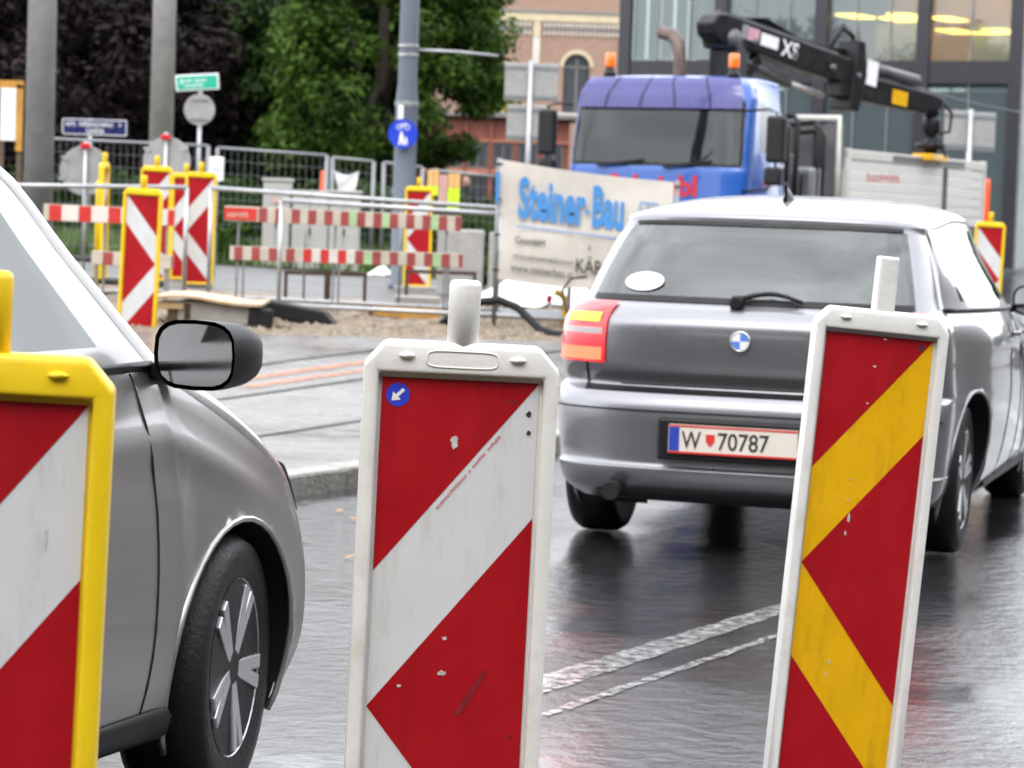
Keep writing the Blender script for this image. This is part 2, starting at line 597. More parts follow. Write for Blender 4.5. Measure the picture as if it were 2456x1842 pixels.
FOIL_W, FOIL_H, FOIL_TOP = 0.25, 1.0, 1.072
RED = [[(0, 0), (.25, 0), (0, .325)], [(0, .545), (.25, .23), (.25, .86)], [(0, .762), (.234, 1.055), (0, 1.055)]]
mesh_cache = {}
def beacon(label, loc, yaw=0.0, lean=0.0, nod=0.0, frame='white_plastic', stripe='foil_white', mirror=False, detail=False, round_tube=True, group=None, foot=True, sunk=False):
    t = thing('traffic_beacon', label, 'traffic beacon', loc, group=group)
    t.rotation_euler = (nod, lean, yaw)
    fm = M[frame]
    key = (frame, stripe, mirror, detail, round_tube)
    # ring-shaped hollow plastic frame with cut-off top corners
    outer = [(-.155, -.01), (.155, -.01), (.155, .30), (.155, .80), (.155, 1.078), (.122, 1.115), (-.122, 1.115), (-.155, 1.078), (-.155, .80), (-.155, .30)]
    inner = [(-.131, .015), (.131, .015), (.131, .30), (.131, .80), (.131, 1.04), (.11, 1.068 if sunk else 1.07), (-.11, 1.068 if sunk else 1.07), (-.131, 1.04), (-.131, .80), (-.131, .30)]
    inner[4], inner[7] = (.131, 1.0), (-.131, 1.0)
    inner[5], inner[6] = (.131, 1.0645), (-.131, 1.0645)
    def make(k, fn):
        kk = (key, k)
        if kk not in mesh_cache:
            mesh_cache[kk] = fn()
        return mesh_cache[kk]
    def frame_mesh():
        mb = MB()
        n = len(outer)
        vs = [(x, y, z) for y in (-.027, .027) for x, z in outer] + [(x, y, z) for y in (-.027, .027) for x, z in inner]
        fs = []
        for i in range(n):
            j = (i + 1) % n
            fs += [(i, j, 2 * n + j, 2 * n + i), (n + j, n + i, 3 * n + i, 3 * n + j), (j, i, n + i, n + j), (2 * n + i, 2 * n + j, 3 * n + j, 3 * n + i)]
        mb.add(vs, fs)
        return mb.mesh('frame', fm, True)
    link('frame', make('frame', frame_mesh), t, bevel=0.008, seg=3, angle=25)
    if detail:
        for sx in (-.088, .088):
            mb = MB()
            mb.add([(sx + a * 0.7, -.0335, 1.092 + b * 0.6) for a, b in ellipse(.014, .0055, 16)] + [(sx + a, -.026, 1.092 + b) for a, b in ellipse(.014, .0055, 16)],
                   [tuple(range(16))] + [(i, 16 + i, 16 + (i + 1) % 16, (i + 1) % 16) for i in range(16)])
            mb.build('grip_bump', fm, t, smooth=True)
        if detail == 1:
            ring = [Vector((a, -.0272, 1.089 + b)) for a, b in ellipse(.056, .013, 28, p=5)]
            MB().tube(ring + [ring[0]], .0016, 6, False).build('mould_ring', fm, t, smooth=True)
    bd = link('board', make('board', lambda: MB().box((0, 0, .541), (.266, .016, 1.064)).mesh('board', fm)), t)
    bd.location = (0, .002, 0)
    def place(poly, y, lift=0):
        return [((a if not mirror else .25 - a) - .125, y, FOIL_TOP - .004 - b * .99) for a, b in poly]
    def sheet(poly, y, m, nm):
        mb = MB()
        p = place(poly, y)
        mb.add(p, [tuple(range(len(p)))])
        return mb.mesh(nm, m)
    # the foil stands inside the frame opening, clear of its lip
    scale_poly = [(0, .012), (.25, .012), (.25, 1.055), (0, 1.055)]
    fo = link('foil', make('foil', lambda: sheet(scale_poly, -.0078, M[stripe], 'foil')), t)
    for i, p in enumerate(RED):
        p = [(a, max(b, .012)) for a, b in p]
        link('red_stripe', make('red%d' % i, lambda p=p: sheet(p, -.0086, M['foil_red'], 'red_stripe')), fo)
    def tube_mesh():
        mb = MB()
        if round_tube:
            mb.lathe([(.0255, 1.10), (.0255, 1.205), (.0235, 1.212), (.019, 1.215)], n=16)
        else:
            mb.box((0, 0, 1.17), (.046, .046, .135))
        return mb.mesh('socket_tube', fm, round_tube)
    link('socket_tube', make('tube', tube_mesh), t, bevel=0.006 if not round_tube else 0, seg=2)
    if foot:
        link('foot', make('foot', lambda: MB().box((0, 0, -.025), (.24, .50, .05)).mesh('foot', M['foot'])), t, bevel=.02, seg=2)
    return t, fo, place

def foil_mark(fo, place, poly, m, name, y=-.0093):
    mb = MB()
    p = place(poly, y)
    mb.add(p, [tuple(range(len(p)))])
    return mb.build(name, m, fo)

def blob(cx, cy, rx, ry, seed, n=11):
    rr = random.Random(seed)
    return [(cx + rx * math.cos(2 * PI * i / n) * rr.uniform(.6, 1.2), cy + ry * math.sin(2 * PI * i / n) * rr.uniform(.6, 1.2)) for i in range(n)]

# near row, all within a few metres of the carriageway edge
b1, fo, pl = beacon('white framed traffic beacon with red and white chevrons and a blue arrow sticker', (-.100, 4.41, .032), R(4), R(1.0), detail=1)
st = foil_mark(fo, pl, ellipse(.019, .019, 32, .026, .040), M['sticker_blue'], 'arrow_sticker', -.0096)
ar = []
ca, sa = math.cos(R(-45)), math.sin(R(-45))
for a, b in ((-.0028, -.013), (.0028, -.013), (.0028, .002), (.009, .002), (0, .014), (-.009, .002), (-.0028, .002)):
    ar.append((.026 + a * .7071 - b * .7071, .040 + a * .7071 + b * .7071))
o = foil_mark(fo, pl, ar, M['white'], 'arrow', -.0103)
o.parent = st
for a, b, rx, ry, mm in ((.119, .112, .006, .011, 'chip'), (.119, .43, .004, .003, 'chip'), (.118, .487, .008, .005, 'chip'), (.05, .51, .004, .003, 'chip')):
    foil_mark(fo, pl, blob(a, b, rx, ry, int(a * 1e4)), M[mm], 'foil_chip')
foil_mark(fo, pl, blob(.236, .062, .0045, .005, 3), M['grime'], 'grime_spot')
foil_mark(fo, pl, blob(.237, .092, .0045, .004, 4), M['grime'], 'grime_spot')
foil_mark(fo, pl, [(.185, .478), (.190, .481), (.163, .535), (.148, .556), (.140, .552), (.152, .532)], M['scuff'], 'scuff')
foil_mark(fo, pl, blob(.232, .585, .005, .003, 8), M['scuff'], 'scuff')
foil_mark(fo, pl, [(.195, .038), (.204, .041), (.214, .042), (.222, .038), (.214, .047), (.203, .045)], M['scuff'], 'scuff')
mb = MB()
glyphs(mb, 0, 0, .155, .0055, 30, 0, 5)
rot = Matrix.Rotation(math.atan2(.32, .25), 4, 'Y')
p0 = Vector(pl([(.098, .222)], -.0094)[0])
mb.v = [tuple(p0 + (Matrix.Rotation(-math.atan2(.315, .25), 3, 'Y') @ Vector(p))) for p in mb.v]
mb.build('maker_print', M['ink_red'], fo)

b2, fo, pl = beacon('leaning white framed traffic beacon with red and yellow chevrons', (.758, 6.3, .05), R(7), R(4.0), stripe='foil_yellow', detail=2, round_tube=False)
foil_mark(fo, pl, blob(.222, .030, .006, .010, 9), M['grime'], 'grime_spot')
for a, b, rx, ry in ((.137, .018, .006, .0025), (.119, .082, .005, .0025), (.112, .168, .003, .002), (.093, .345, .003, .0025), (.092, .395, .002, .003), (.098, .435, .0032, .011), (.094, .47, .0028, .006), (.09, .77, .002, .007), (.085, .80, .002, .006)):
    foil_mark(fo, pl, blob(a, b, rx, ry, int(b * 1e4)), M['chip'], 'foil_chip')

b3, fo, pl = beacon('yellow framed traffic beacon beside the silver car with the steered wheel', (-.669, 3.4, .05), R(3), R(1.4), frame='yellow_plastic', detail=2)
foil_mark(fo, pl, blob(.205, .18, .002, .016, 21), M['chip'], 'grime_streak')
foil_mark(fo, pl, [(.118, .435), (.124, .430), (.128, .433), (.118, .452), (.112, .462), (.11, .455)], M['foil_white'], 'maker_print')

def far(label, x, y, yaw, mirror=False, lean=0.0, top=None, foot=True):
    z = gz(x, y) + .05 + (0.0 if top is None else max(top, 0))
    return beacon(label, (x, y, z), R(yaw), R(lean), frame='yellow_plastic', mirror=mirror, foot=foot)[0]
far('yellow framed beacon with stripes falling to the road, beside the timber ramp', -2.95, 21.7, -8, True, 1.5, -.03)
far('yellow framed beacon standing behind the timber ramp with a full chevron', -3.17, 27.7, 12, False, .5, .03)
far('yellow framed beacon half hidden behind the one beside the timber ramp', -3.57, 27.3, 2, False, 1, .06)
far('yellow framed beacon overlapped by the full-chevron beacon behind the ramp', -3.50, 29.3, 20, False, 0, .02)
far('yellow framed beacon seen edge-on beside the striped barrier boards', -4.02, 27.0, 88, False, 0, .06)
far('yellow framed beacon by the blue-grey steel pole, on a concrete block', -1.10, 31.0, 4, False, -.5, .05, False)
far('yellow framed beacon at the tail of the crane lorry', 4.83, 28.6, -6, True, 1.5, .05)
tag(MB().lathe([(.022, 0), (.022, 1.02), (.012, 1.04)], n=10).build('marker_stake', M['yellow_plastic'], smooth=True, loc=(-3.76, 24.9, gz(-3.76, 24.9) + .05)), 'thin yellow stake in front of the broad striped board', 'stake')

# ------------------------------------------------------------------ cars
M['silver'] = mat('silver_grey_metallic_paint', (0.25, 0.25, 0.268), 0.30, 0.75, var=0.03, vscale=40, coat=0.6, rvar=0.03, bump=0.02, bscale=300)
M['silver_warm'] = mat('warm_silver_metallic_paint', (0.34, 0.33, 0.33), 0.32, 0.75, var=0.03, vscale=40, coat=0.6, rvar=0.03, bump=0.02, bscale=300)
M['dark_paint'] = mat('dark_car_paint', (0.02, 0.025, 0.03), 0.3, 0.2, coat=0.7)
M['car_glass'] = glass('car_window_glass', (0.66, 0.74, 0.71), 2.1)
M['trim'] = mat('black_plastic_trim', (0.010, 0.010, 0.011), 0.45, var=0.15, spec=0.3)
M['under'] = mat('underbody', (0.008, 0.008, 0.009), 0.8)
M['tyre'] = mat('tyre_rubber', (0.009, 0.009, 0.010), 0.5, var=0.2, bump=0.2, bscale=80, spec=0.25)
M['alloy'] = mat('alloy_rim', (0.55, 0.55, 0.57), 0.3, 0.9, var=0.06)
M['chrome'] = mat('chrome', (0.75, 0.75, 0.77), 0.12, 1.0, var=0.03)
M['lens_red'] = mat('red_tail_lens', (0.32, 0.004, 0.012), 0.12, coat=0.8, emit=(1, 0.02, 0.03), estr=0.45)
M['lens_clear'] = mat('clear_lens', (0.42, 0.36, 0.36), 0.12, coat=0.8)
M['lamp_orange'] = mat('lit_indicator_strip', (0.9, 0.25, 0.02), 0.3, emit=(1.0, 0.22, 0.012), estr=3.2)
M['lamp_red'] = mat('lit_brake_strip', (0.8, 0.02, 0.02), 0.3, emit=(1.0, 0.045, 0.02), estr=4.5)
M['plate'] = mat('number_plate_white', (0.72, 0.66, 0.58), 0.35, var=0.05)
M['plate_blue'] = mat('number_plate_blue', (0.03, 0.06, 0.40), 0.35)
M['plate_red'] = mat('number_plate_red', (0.60, 0.04, 0.03), 0.35)
M['plate_black'] = mat('number_plate_black', (0.02, 0.02, 0.02), 0.5)
M['seat'] = mat('car_seat_cloth', (0.03, 0.03, 0.033), 0.9)
M['head_lens'] = mat('headlamp_lens', (0.35, 0.37, 0.39), 0.06, 0.3, coat=1.0)
M['blue_badge'] = mat('blue_badge', (0.10, 0.22, 0.62), 0.2)
M['mirror_glass'] = mat('mirror_glass', (0.7, 0.72, 0.72), 0.05, 1.0, var=0.02)

def crom(rows, v):
    """Catmull-Rom through the profile rows"""
    n = len(rows)
    v = min(max(v, 0.0), n - 1.0)
    i = min(int(v), n - 2)
    t = v - i
    p = [rows[min(max(i + k, 0), n - 1)] for k in (-1, 0, 1, 2)]
    out = []
    for a, b, c, d in zip(*p):
        out.append(0.5 * ((2 * b) + (-a + c) * t + (2 * a - 5 * b + 4 * c - d) * t * t + (-a + 3 * b - 3 * c + d) * t ** 3))
    return out

class CarShape:
    """outer skin: profile rows from the rear bumper over the roof to the front bumper.
    row = x, z, half width, corner set-back, corner drop, squareness"""
    def __init__(s, rows, ib, iw, iwt, irr, inose):
        s.rows = rows
        s.ib, s.iw, s.iwt, s.irr, s.inose = ib, iw, iwt, irr, inose
    def tau(s, frac, n=3.2):
        return math.copysign(2 / PI * math.asin(min(1, abs(frac)) ** (n / 2)), frac)
    def pt(s, v, t):
        x, z, w, a, d, n = crom(s.rows, v)
        th = min(1, abs(t)) * PI / 2
        sx, cx = math.sin(th) ** (2 / n), 1 - max(0, math.cos(th)) ** (2 / n)
        return Vector((x + a * cx, math.copysign(w * sx, t) if t else 0.0, z - d * cx))
    def nrm(s, v, t):
        e = 1e-3
        a = s.pt(v + e, t) - s.pt(v - e, t)
        b = s.pt(v, min(1, t + e)) - s.pt(v, max(-1, t - e))
        n = a.cross(b)
        return n.normalized() if n.length > 1e-12 else Vector((0, 0, 1))
    def v_at_z(s, z, lo=0.0, hi=None):
        hi = s.irr if hi is None else hi
        for _ in range(40):
            m = (lo + hi) / 2
            if crom(s.rows, m)[1] < z: lo = m
            else: hi = m
        return (lo + hi) / 2
    def patch(s, mb, v0, v1, nv, t0, t1, nt, off=0.0):
        rows = []
        for i in range(nv + 1):
            v = v0 + (v1 - v0) * i / nv
            r = []
            for j in range(nt + 1):
                t = t0 + (t1 - t0) * j / nt
                p = s.pt(v, t)
                if off:
                    p = p + s.nrm(v, t) * off * s.sgn
                r.append(p)
            rows.append(r)
        mb.grid(rows)
        return mb
    sgn = 1.0

def resample(pts, n):
    d = [0.0]
    for a, b in zip(pts, pts[1:]):
        d.append(d[-1] + (b - a).length)
    out, k = [], 0
    for i in range(n + 1):
        t = d[-1] * i / n
        while k < len(d) - 2 and d[k + 1] < t: k += 1
        f = (t - d[k]) / max(1e-9, d[k + 1] - d[k])
        out.append(pts[k].lerp(pts[k + 1], min(1, max(0, f))))
    return out

def coons(b, t, l, r, nu, nv):
    """b,t: bottom and top curves rear to front; l,r: side curves bottom to top"""
    b, t, l, r = resample(b, nu), resample(t, nu), resample(l, nv), resample(r, nv)
    g = []
    for j in range(nv + 1):
        v = j / nv
        row = []
        for i in range(nu + 1):
            u = i / nu
            p = b[i] * (1 - v) + t[i] * v + l[j] * (1 - u) + r[j] * u
            p -= b[0] * (1 - u) * (1 - v) + b[nu] * u * (1 - v) + t[0] * (1 - u) * v + t[nu] * u * v
            row.append(p)
        g.append(row)
    return g

def wheel(root, x, y, r, w, side, steer=0.0, spokes=5):
    wl = bpy.data.objects.new('wheel', None)
    C.objects.link(wl)
    wl.parent = root
    wl.location = (x, y, r)
    wl.rotation_euler = (0, random.uniform(0, 6.28), steer)
    wl.rotation_mode = 'YXZ'
    h = w / 2
    MB().lathe([(r * .66, -h * .9), (r * .80, -h), (r * .93, -h * .96), (r * .99, -h * .7), (r, -h * .3), (r, h * .3), (r * .99, h * .7), (r * .93, h * .96), (r * .80, h), (r * .66, h * .9)], n=40, axis='Y').build('tyre', M['tyre'], wl, smooth=True)
    mb = MB()
    o = side * h
    mb.lathe([(r * .665, o * .92), (r * .64, o * .86), (r * .60, o * .35), (r * .56, o * .1)], n=40, axis='Y', caps=False)
    for k in range(spokes):
        an = 2 * PI * k / spokes
        for da in (-.13, .13):
            c, s_ = math.cos(an + da), math.sin(an + da)
            c2, s2 = math.cos(an + da * 0.5), math.sin(an + da * 0.5)
            mb.bar((c2 * r * .10, o * .70, s2 * r * .10), (c * r * .63, o * .80, s_ * r * .63), .034, .04, up=(0, 1, 0))
    mb.lathe([(0.001, o * .84), (r * .13, o * .80), (r * .17, o * .66), (r * .17, o * .2)], n=24, axis='Y')
    mb.build('rim', M['alloy'], wl, smooth=False, bevel=0.004)
    MB().lathe([(r * .55, o * .08), (.02, o * .08)], n=24, axis='Y').build('brake_disc', M['under'], wl)
    return wl

def make_car(label, loc, rotz, S, paint, wx, wr, name='hatchback_car', steer=0.0, simple=False, win=((.13, .47), (.51, .90)), belt_z=None, arch=.05, bow=.05):
    root = thing(name, label, 'car', loc, rotz)
    pm = M[paint]
    n_rows = len(S.rows)
    P_ = S.patch
    q = 4
    def full(v0, v1, t0=-1.0, t1=1.0, nm='body', m=pm, off=0.0, nt=40):
        mb = MB()
        P_(mb, v0, v1, max(2, int((v1 - v0) * q)), t0, t1, nt, off)
        return mb
    end = n_rows - 1
    ib, iw, iwt, irr, ino = S.ib, S.iw, S.iwt, S.irr, S.inose
    full(0, 5).build('rear_bumper', pm, root, smooth=True)
    tg = S.tau(.80)
    for a, b in ((-1, -tg), (tg, 1)):
        P_(MB(), 5, ib, (ib - 5) * q, a, b, 12).build('rear_wing', pm, root, smooth=True)
    full(5, ib, -tg, tg).build('tailgate', pm, root, smooth=True)
    gt = S.tau(.90)
    for a, b in ((-1, -gt), (gt, 1)):
        P_(MB(), ib, irr - 1, (irr - 1 - ib) * q, a, b, 8).build('rear_pillar', pm, root, smooth=True)
    gl = full(ib, irr - 1, -gt, gt).build('rear_window', M['car_glass'], root, smooth=True)
    full(irr - 1, iwt).build('roof', pm, root, smooth=True)
    for a, b in ((-1, -S.tau(.93)), (S.tau(.93), 1)):
        P_(MB(), iwt, iw, (iw - iwt) * q, a, b, 6).build('windscreen_pillar', pm, root, smooth=True)
    full(iwt, iw, -S.tau(.93), S.tau(.93)).build('windscreen', M['car_glass'], root, smooth=True)
    full(iw, ino).build('bonnet', pm, root, smooth=True)
    full(ino, end).build('front_bumper', pm, root, smooth=True)
    for sd in (-1, 1):
        E_ = lambda v: S.pt(v, sd)
        b0, b1 = E_(ib), E_(iw)
        belt = []
        for i in range(21):
            t = i / 20
            p = b0.lerp(b1, t)
            p.y += sd * bow * 4 * t * (1 - t)
            if belt_z: p.z += belt_z * math.sin(PI * t)
            belt.append(p)
        lft = [E_(i * ib / 24) for i in range(25)]
        hood = [E_(iw + (ino - iw) * i / 16) for i in range(17)]
        rgt = [E_(end - (end - ino) * i / 16) for i in range(17)]
        s0, s1 = E_(0), E_(end)
        sill = []
        for i in range(31):
            t = i / 30
            p = s0.lerp(s1, t)
            k = min(1, min(t, 1 - t) * 6)
            p.y += sd * .045 * smooth01(k)
            p.z += -.01 * smooth01(k)
            sill.append(p)
        nu, nv = 150, 26
        g = coons(sill, belt + hood[1:], lft, rgt, nu, nv)
        for j in range(nv + 1):
            v = j / nv
            for i in range(nu + 1):
                u = i / nu
                k = smooth01(min(u, 1 - u) * 5)
                g[j][i].y += sd * k * (.022 * math.sin(PI * v) + .010 * math.exp(-((v - .80) / .05) ** 2))
        # wheel openings
        Ra = wr + arch
        keep = MB()
        flat = [p for r_ in g for p in r_]
        inside = lambda p: any((p.x - X) ** 2 + (p.z - wr) ** 2 < Ra * Ra for X in wx)
        ins = [inside(p) for p in flat]
        fs = []
        for j in range(nv):
            for i in range(nu):
                f = (j * (nu + 1) + i, j * (nu + 1) + i + 1, (j + 1) * (nu + 1) + i + 1, (j + 1) * (nu + 1) + i)
                if not all(ins[k] for k in f):
                    fs.append(f)
        for k, p in enumerate(flat):
            if ins[k]:
                X = min(wx, key=lambda a: abs(a - p.x))
                d = Vector((p.x - X, 0, p.z - wr))
                d = d.normalized() * Ra
                p.x, p.z = X + d.x, wr + d.z
        used = sorted({k for f in fs for k in f})
        mp = {k: i for i, k in enumerate(used)}
        keep.add([flat[k] for k in used], [tuple(mp[k] for k in f) for f in fs])
        keep.build('side_panel', pm, root, smooth=True)
        for X in wx:
            mb = MB()
            rows = []
            cand = [flat[k] for k in used]
            for i in range(25):
                a = PI * (-.16 + 1.32 * i / 24)
                ax_, az_ = X + Ra * math.cos(a), max(.16, wr + Ra * math.sin(a))
                ys_ = abs(min(cand, key=lambda p: (p.x - ax_) ** 2 + (p.z - az_) ** 2).y)
                rows.append([(ax_, sd * yy, az_) for yy in (ys_ - .006, ys_ - .05, .45)])
            mb.grid(rows)
            mb.build('wheel_arch', M['under'], root, smooth=True)
            lip = [Vector(r_[0]) for r_ in rows]
            for _ in range(3):
                lip = [lip[0]] + [Vector((lip[i].x, (lip[i - 1].y + lip[i].y + lip[i + 1].y) / 3, lip[i].z)) for i in range(1, len(lip) - 1)] + [lip[-1]]
            MB().tube([p + Vector((0, sd * .004, 0)) for p in lip], .008, 8).build('arch_lip', pm, root, smooth=True)
        # cabin side: pillars, side windows
        top = [E_(irr - 1 + (iwt - irr + 1) * i / 20) for i in range(21)]
        l2 = [E_(ib + (irr - 1 - ib) * i / 12) for i in range(13)]
        r2 = [E_(iw + (iwt - iw) * i / 12) for i in range(13)]
        nu2, nv2 = 100, 20
        g2 = coons(belt, top, l2, r2, nu2, nv2)
        def sub(us, vs, want):
            mb_ = MB()
            flat2 = [p for r_ in g2 for p in r_]
            ff = []
            for j in range(nv2):
                for i in range(nu2):
                    u, v = (i + .5) / nu2, (j + .5) / nv2
                    zone = None
                    if .08 < v < .90:
                        for k, (a, b) in enumerate(win):
                            if a < u < b: zone = k
                    if zone == want:
                        w_ = nu2 + 1
                        ff.append((j * w_ + i, j * w_ + i + 1, (j + 1) * w_ + i + 1, (j + 1) * w_ + i))
            us_ = sorted({k for f in ff for k in f})
            m_ = {k: i for i, k in enumerate(us_)}
            mb_.add([flat2[k] for k in us_], [tuple(m_[k] for k in f) for f in ff])
            return mb_
        sub(0, 0, None).build('door_pillar', pm if not simple else M['trim'], root, smooth=True)
        for k in range(len(win)):
            sub(0, 0, k).build('side_window', M['car_glass'], root, smooth=True)
        # door seams, handle, sill strip
        def side_pt(u, v, off=.004):
            fi, fj = u * nu, v * nv
            i, j = min(nu - 1, int(fi)), min(nv - 1, int(fj))
            a = g[j][i].lerp(g[j][i + 1], fi - i)
            b = g[j + 1][i].lerp(g[j + 1][i + 1], fi - i)
            p = a.lerp(b, fj - j).copy()
            p.y += sd * off
            return p
        if not simple:
            for u in (.375, .565, .745)[0:3]:
                MB().tube([side_pt(u, .1 + .88 * i / 12, .001) for i in range(13)], .0028, 5).build('door_seam', M['trim'], root)
            for u in (.41, .60):
                hnd = [side_pt(u + .032 * i / 4, .845, .03 if 0 < i < 4 else .004) for i in range(5)]
                MB().tube(hnd, .011, 8).build('door_handle', pm, root, smooth=True)
            strip = MB()
            rows = [[side_pt(.27 + .52 * i / 20, v, o_) for v, o_ in ((.0, .004), (.02, .016), (.08, .018), (.10, .004))] for i in range(21)]
            strip.grid(rows)
            strip.build('sill_strip', M['trim'], root, smooth=True)
            frame = [p.copy() for p in belt]
            for p in frame: p.y += sd * .006
            MB().tube(frame, .010, 6).build('window_strip', M['trim'], root, smooth=True)
        for X, stv in ((wx[0], 0.0), (wx[1], steer)):
            wheel(root, X, sd * (.85 - .13), wr, .205, sd, stv, 5 if not simple else 6)
    # underside and cabin
    mb = MB()
    mb.box((0, 0, .30), (wx[1] - wx[0] - .75, 1.5, .20))
    mb.box((0, 0, .42), (3.5, 1.02, .30))
    mb.build('underbody', M['under'], root)
    if not simple:
        for x, y, w in ((.12, .37, .46), (.12, -.37, .46), (-.85, 0, 1.15)):
            st_ = MB()
            st_.box((x, y, .52), (.5, w, .16))
            st_.box((x - .27, y, .82), (.14, w, .56), Matrix.Rotation(R(-14), 3, 'Y'))
            for hy in ((0,) if w < 1 else (-.33, .33)):
                st_.box((x - .35, y + hy, 1.16), (.09, .24, .17), Matrix.Rotation(R(-12), 3, 'Y'))
            st_.build('seat', M['seat'], root, bevel=.04, seg=3)
        MB().box((.86, 0, .86), (.36, 1.25, .22)).build('dashboard', M['seat'], root, bevel=.05, seg=3)
        an = [(.55 + .05 * math.sin(a), .37 + .18 * math.cos(a), .93 + .17 * math.sin(a)) for a in [2 * PI * i / 20 for i in range(21)]]
        MB().tube(an, .014, 6, False).build('steering_wheel', M['trim'], root, smooth=True)
        for sd in (-1, 1):
            mr = bpy.data.objects.new('door_mirror', None)
            C.objects.link(mr)
            mr.parent = root
            p = S.pt(iw, sd)
            mr.location = (p.x - .01, sd * (abs(p.y) + .15), p.z + .03)
            mr.rotation_euler = (0, 0, sd * R(8))
            sh = MB()
            rows = []
            for i in range(9):
                t = i / 8
                k = math.sqrt(max(0.0, 1 - (t * 1.0) ** 2.4))
                rows.append([(-.05 + .20 * t, a * k, b * k) for a, b in ellipse(.105, .075, 20, p=3.2)])
            rows = [r_ + [r_[0]] for r_ in rows]
            sh.grid(rows)
            sh.build('mirror_housing', M['trim'], mr, smooth=True)
            pg = MB()
            e_ = ellipse(.096, .066, 20, p=3.2)
            pg.add([(-.047, a, b) for a, b in e_], [tuple(range(20))])
            pg.build('mirror_glass', M['mirror_glass'], mr)
            MB().bar((.0, -sd * .10, -.04), (.02, -sd * .19, -.05), .06, .04).build('mirror_arm', M['trim'], mr, bevel=.01)
    return root

# --- silver hatchback driving away
ROWS1 = [
    (-1.93, .205, .72, .30, 0, 3.2), (-2.04, .265, .775, .36, 0, 3.2), (-2.085, .345, .795, .40, 0, 3.2), (-2.07, .375, .795, .40, 0, 3.2), (-2.095, .57, .81, .42, 0, 3.2),
    (-2.06, .648, .81, .40, 0, 3.2), (-1.99, .675, .808, .38, 0, 3.2), (-2.035, .755, .805, .38, 0, 3.2), (-2.05, .86, .80, .39, 0, 3.2), (-2.045, .935, .79, .39, 0, 3.2),
    (-2.00, .985, .765, .40, 0, 3.2), (-1.955, 1.015, .735, .38, 0, 3.2), (-1.85, 1.13, .70, .34, 0, 3.2), (-1.72, 1.25, .66, .29, 0, 3.2), (-1.62, 1.328, .632, .25, .02, 3.2),
    (-1.58, 1.382, .628, .22, .045, 2.9), (-1.22, 1.435, .628, .12, .095, 2.6), (-.6, 1.468, .625, .03, .10, 2.6), (0, 1.46, .615, 0, .095, 2.6), (.36, 1.412, .605, -.12, .07, 2.7),
    (.72, 1.22, .64, -.2, .03, 3.2), (1.12, 1.0, .73, -.3, .02, 3.2), (1.2, .975, .75, -.3, .03, 3.2), (1.6, .90, .78, -.32, .05, 3.2), (1.92, .79, .78, -.36, .05, 3.2),
    (2.04, .66, .79, -.42, 0, 3.2), (2.10, .50, .82, -.45, 0, 3.2), (2.09, .33, .82, -.45, 0, 3.2), (1.98, .21, .77, -.36, 0, 3.2)]
S1 = CarShape(ROWS1, 11, 21, 19, 15, 25)
CAR1 = make_car('silver-grey hatchback car seen from behind with its tail lights lit', (1.465, 12.97, 0), R(74), S1, 'silver', (-1.31, 1.34), .315, bow=.10)

def rear_patch(root, z0, z1, f0, f1, off, m, name, nz=6, nf=10, S=S1, smooth=True):
    mb = MB()
    S.patch(mb, S.v_at_z(z0), S.v_at_z(z1), nz, S.tau(f0), S.tau(f1), nf, off)
    return mb.build(name, m, root, smooth=smooth)
# outward side of the skin normal
_n = S1.nrm(S1.v_at_z(.8), 0)
S1.sgn = 1.0 if _n.x < 0 else -1.0
for sd in (1, -1):
    tl = rear_patch(CAR1, .762, 1.0, sd * .70, sd * .965, .010, M['lens_red'], 'tail_light')
    rear_patch(tl, .922, .952, sd * .74, sd * .93, .014, M['lamp_orange'], 'indicator_strip', 2)
    rear_patch(tl, .876, .900, sd * .715, sd * .955, .014, M['lens_clear'], 'reversing_lens', 2)
    rear_patch(tl, .772, .822, sd * .715, sd * .95, .014, M['lamp_red'], 'brake_strip', 2)
# tailgate: lower recess, seams, window surround
rear_patch(CAR1, .676, .682, -.62, .62, .004, M['trim'], 'tailgate_seam', 1, 24)
rear_patch(CAR1, .650, .667, -.80, .80, .003, M['trim'], 'tailgate_seam', 1, 24)
for sd in (1, -1):
    rear_patch(CAR1, .66, 1.0, sd * .7965, sd * .8085, .003, M['trim'], 'tailgate_seam', 12, 1)
rear_patch(CAR1, 1.012, 1.035, -.89, .89, .004, M['trim'], 'window_seal', 1, 30)
rear_patch(CAR1, 1.325, 1.345, -.88, .88, .004, M['trim'], 'window_seal', 1, 30)
rear_patch(CAR1, .575, .583, -.97, .97, .003, M['trim'], 'bumper_seam', 1, 40)
# number plate in its recess
xr = -2.118
MB().box((xr + .012, 0, .475), (.03, .62, .17)).build('plate_recess', M['trim'], CAR1, bevel=.012)
pt = MB().box((xr - .010, 0, .478), (.012, .52, .115)).build('number_plate', M['plate'], CAR1, bevel=.004)
for z in (.5305, .4255):
    MB().box((xr - .0165, 0, z), (.002, .516, .008)).build('plate_edge', M['plate_red'], pt)
MB().box((xr - .0165, .236, .478), (.002, .042, .094)).build('country_band', M['plate_blue'], pt)
MB().prism([(-.018, .024), (.018, .024), (.018, -.004), (0, -.026), (-.018, -.004)], -.001, .001, (xr - .0172, .090, .478), (0, 1, 0), (0, 0, 1), (1, 0, 0)).build('district_crest', M['plate_red'], pt)
mt = Matrix(((0, 0, -1, xr - .0175), (-1, 0, 0, 0), (0, 1, 0, 0), (0, 0, 0, 1)))
text_obj('plate_text', 'W', .098, M['plate_black'], pt, mt @ Matrix.Translation((-.205, .443, 0)), .001, xs=.75)
text_obj('plate_text', '70787', .098, M['plate_black'], pt, mt @ Matrix.Translation((-.062, .443, 0)), .001, xs=.85)
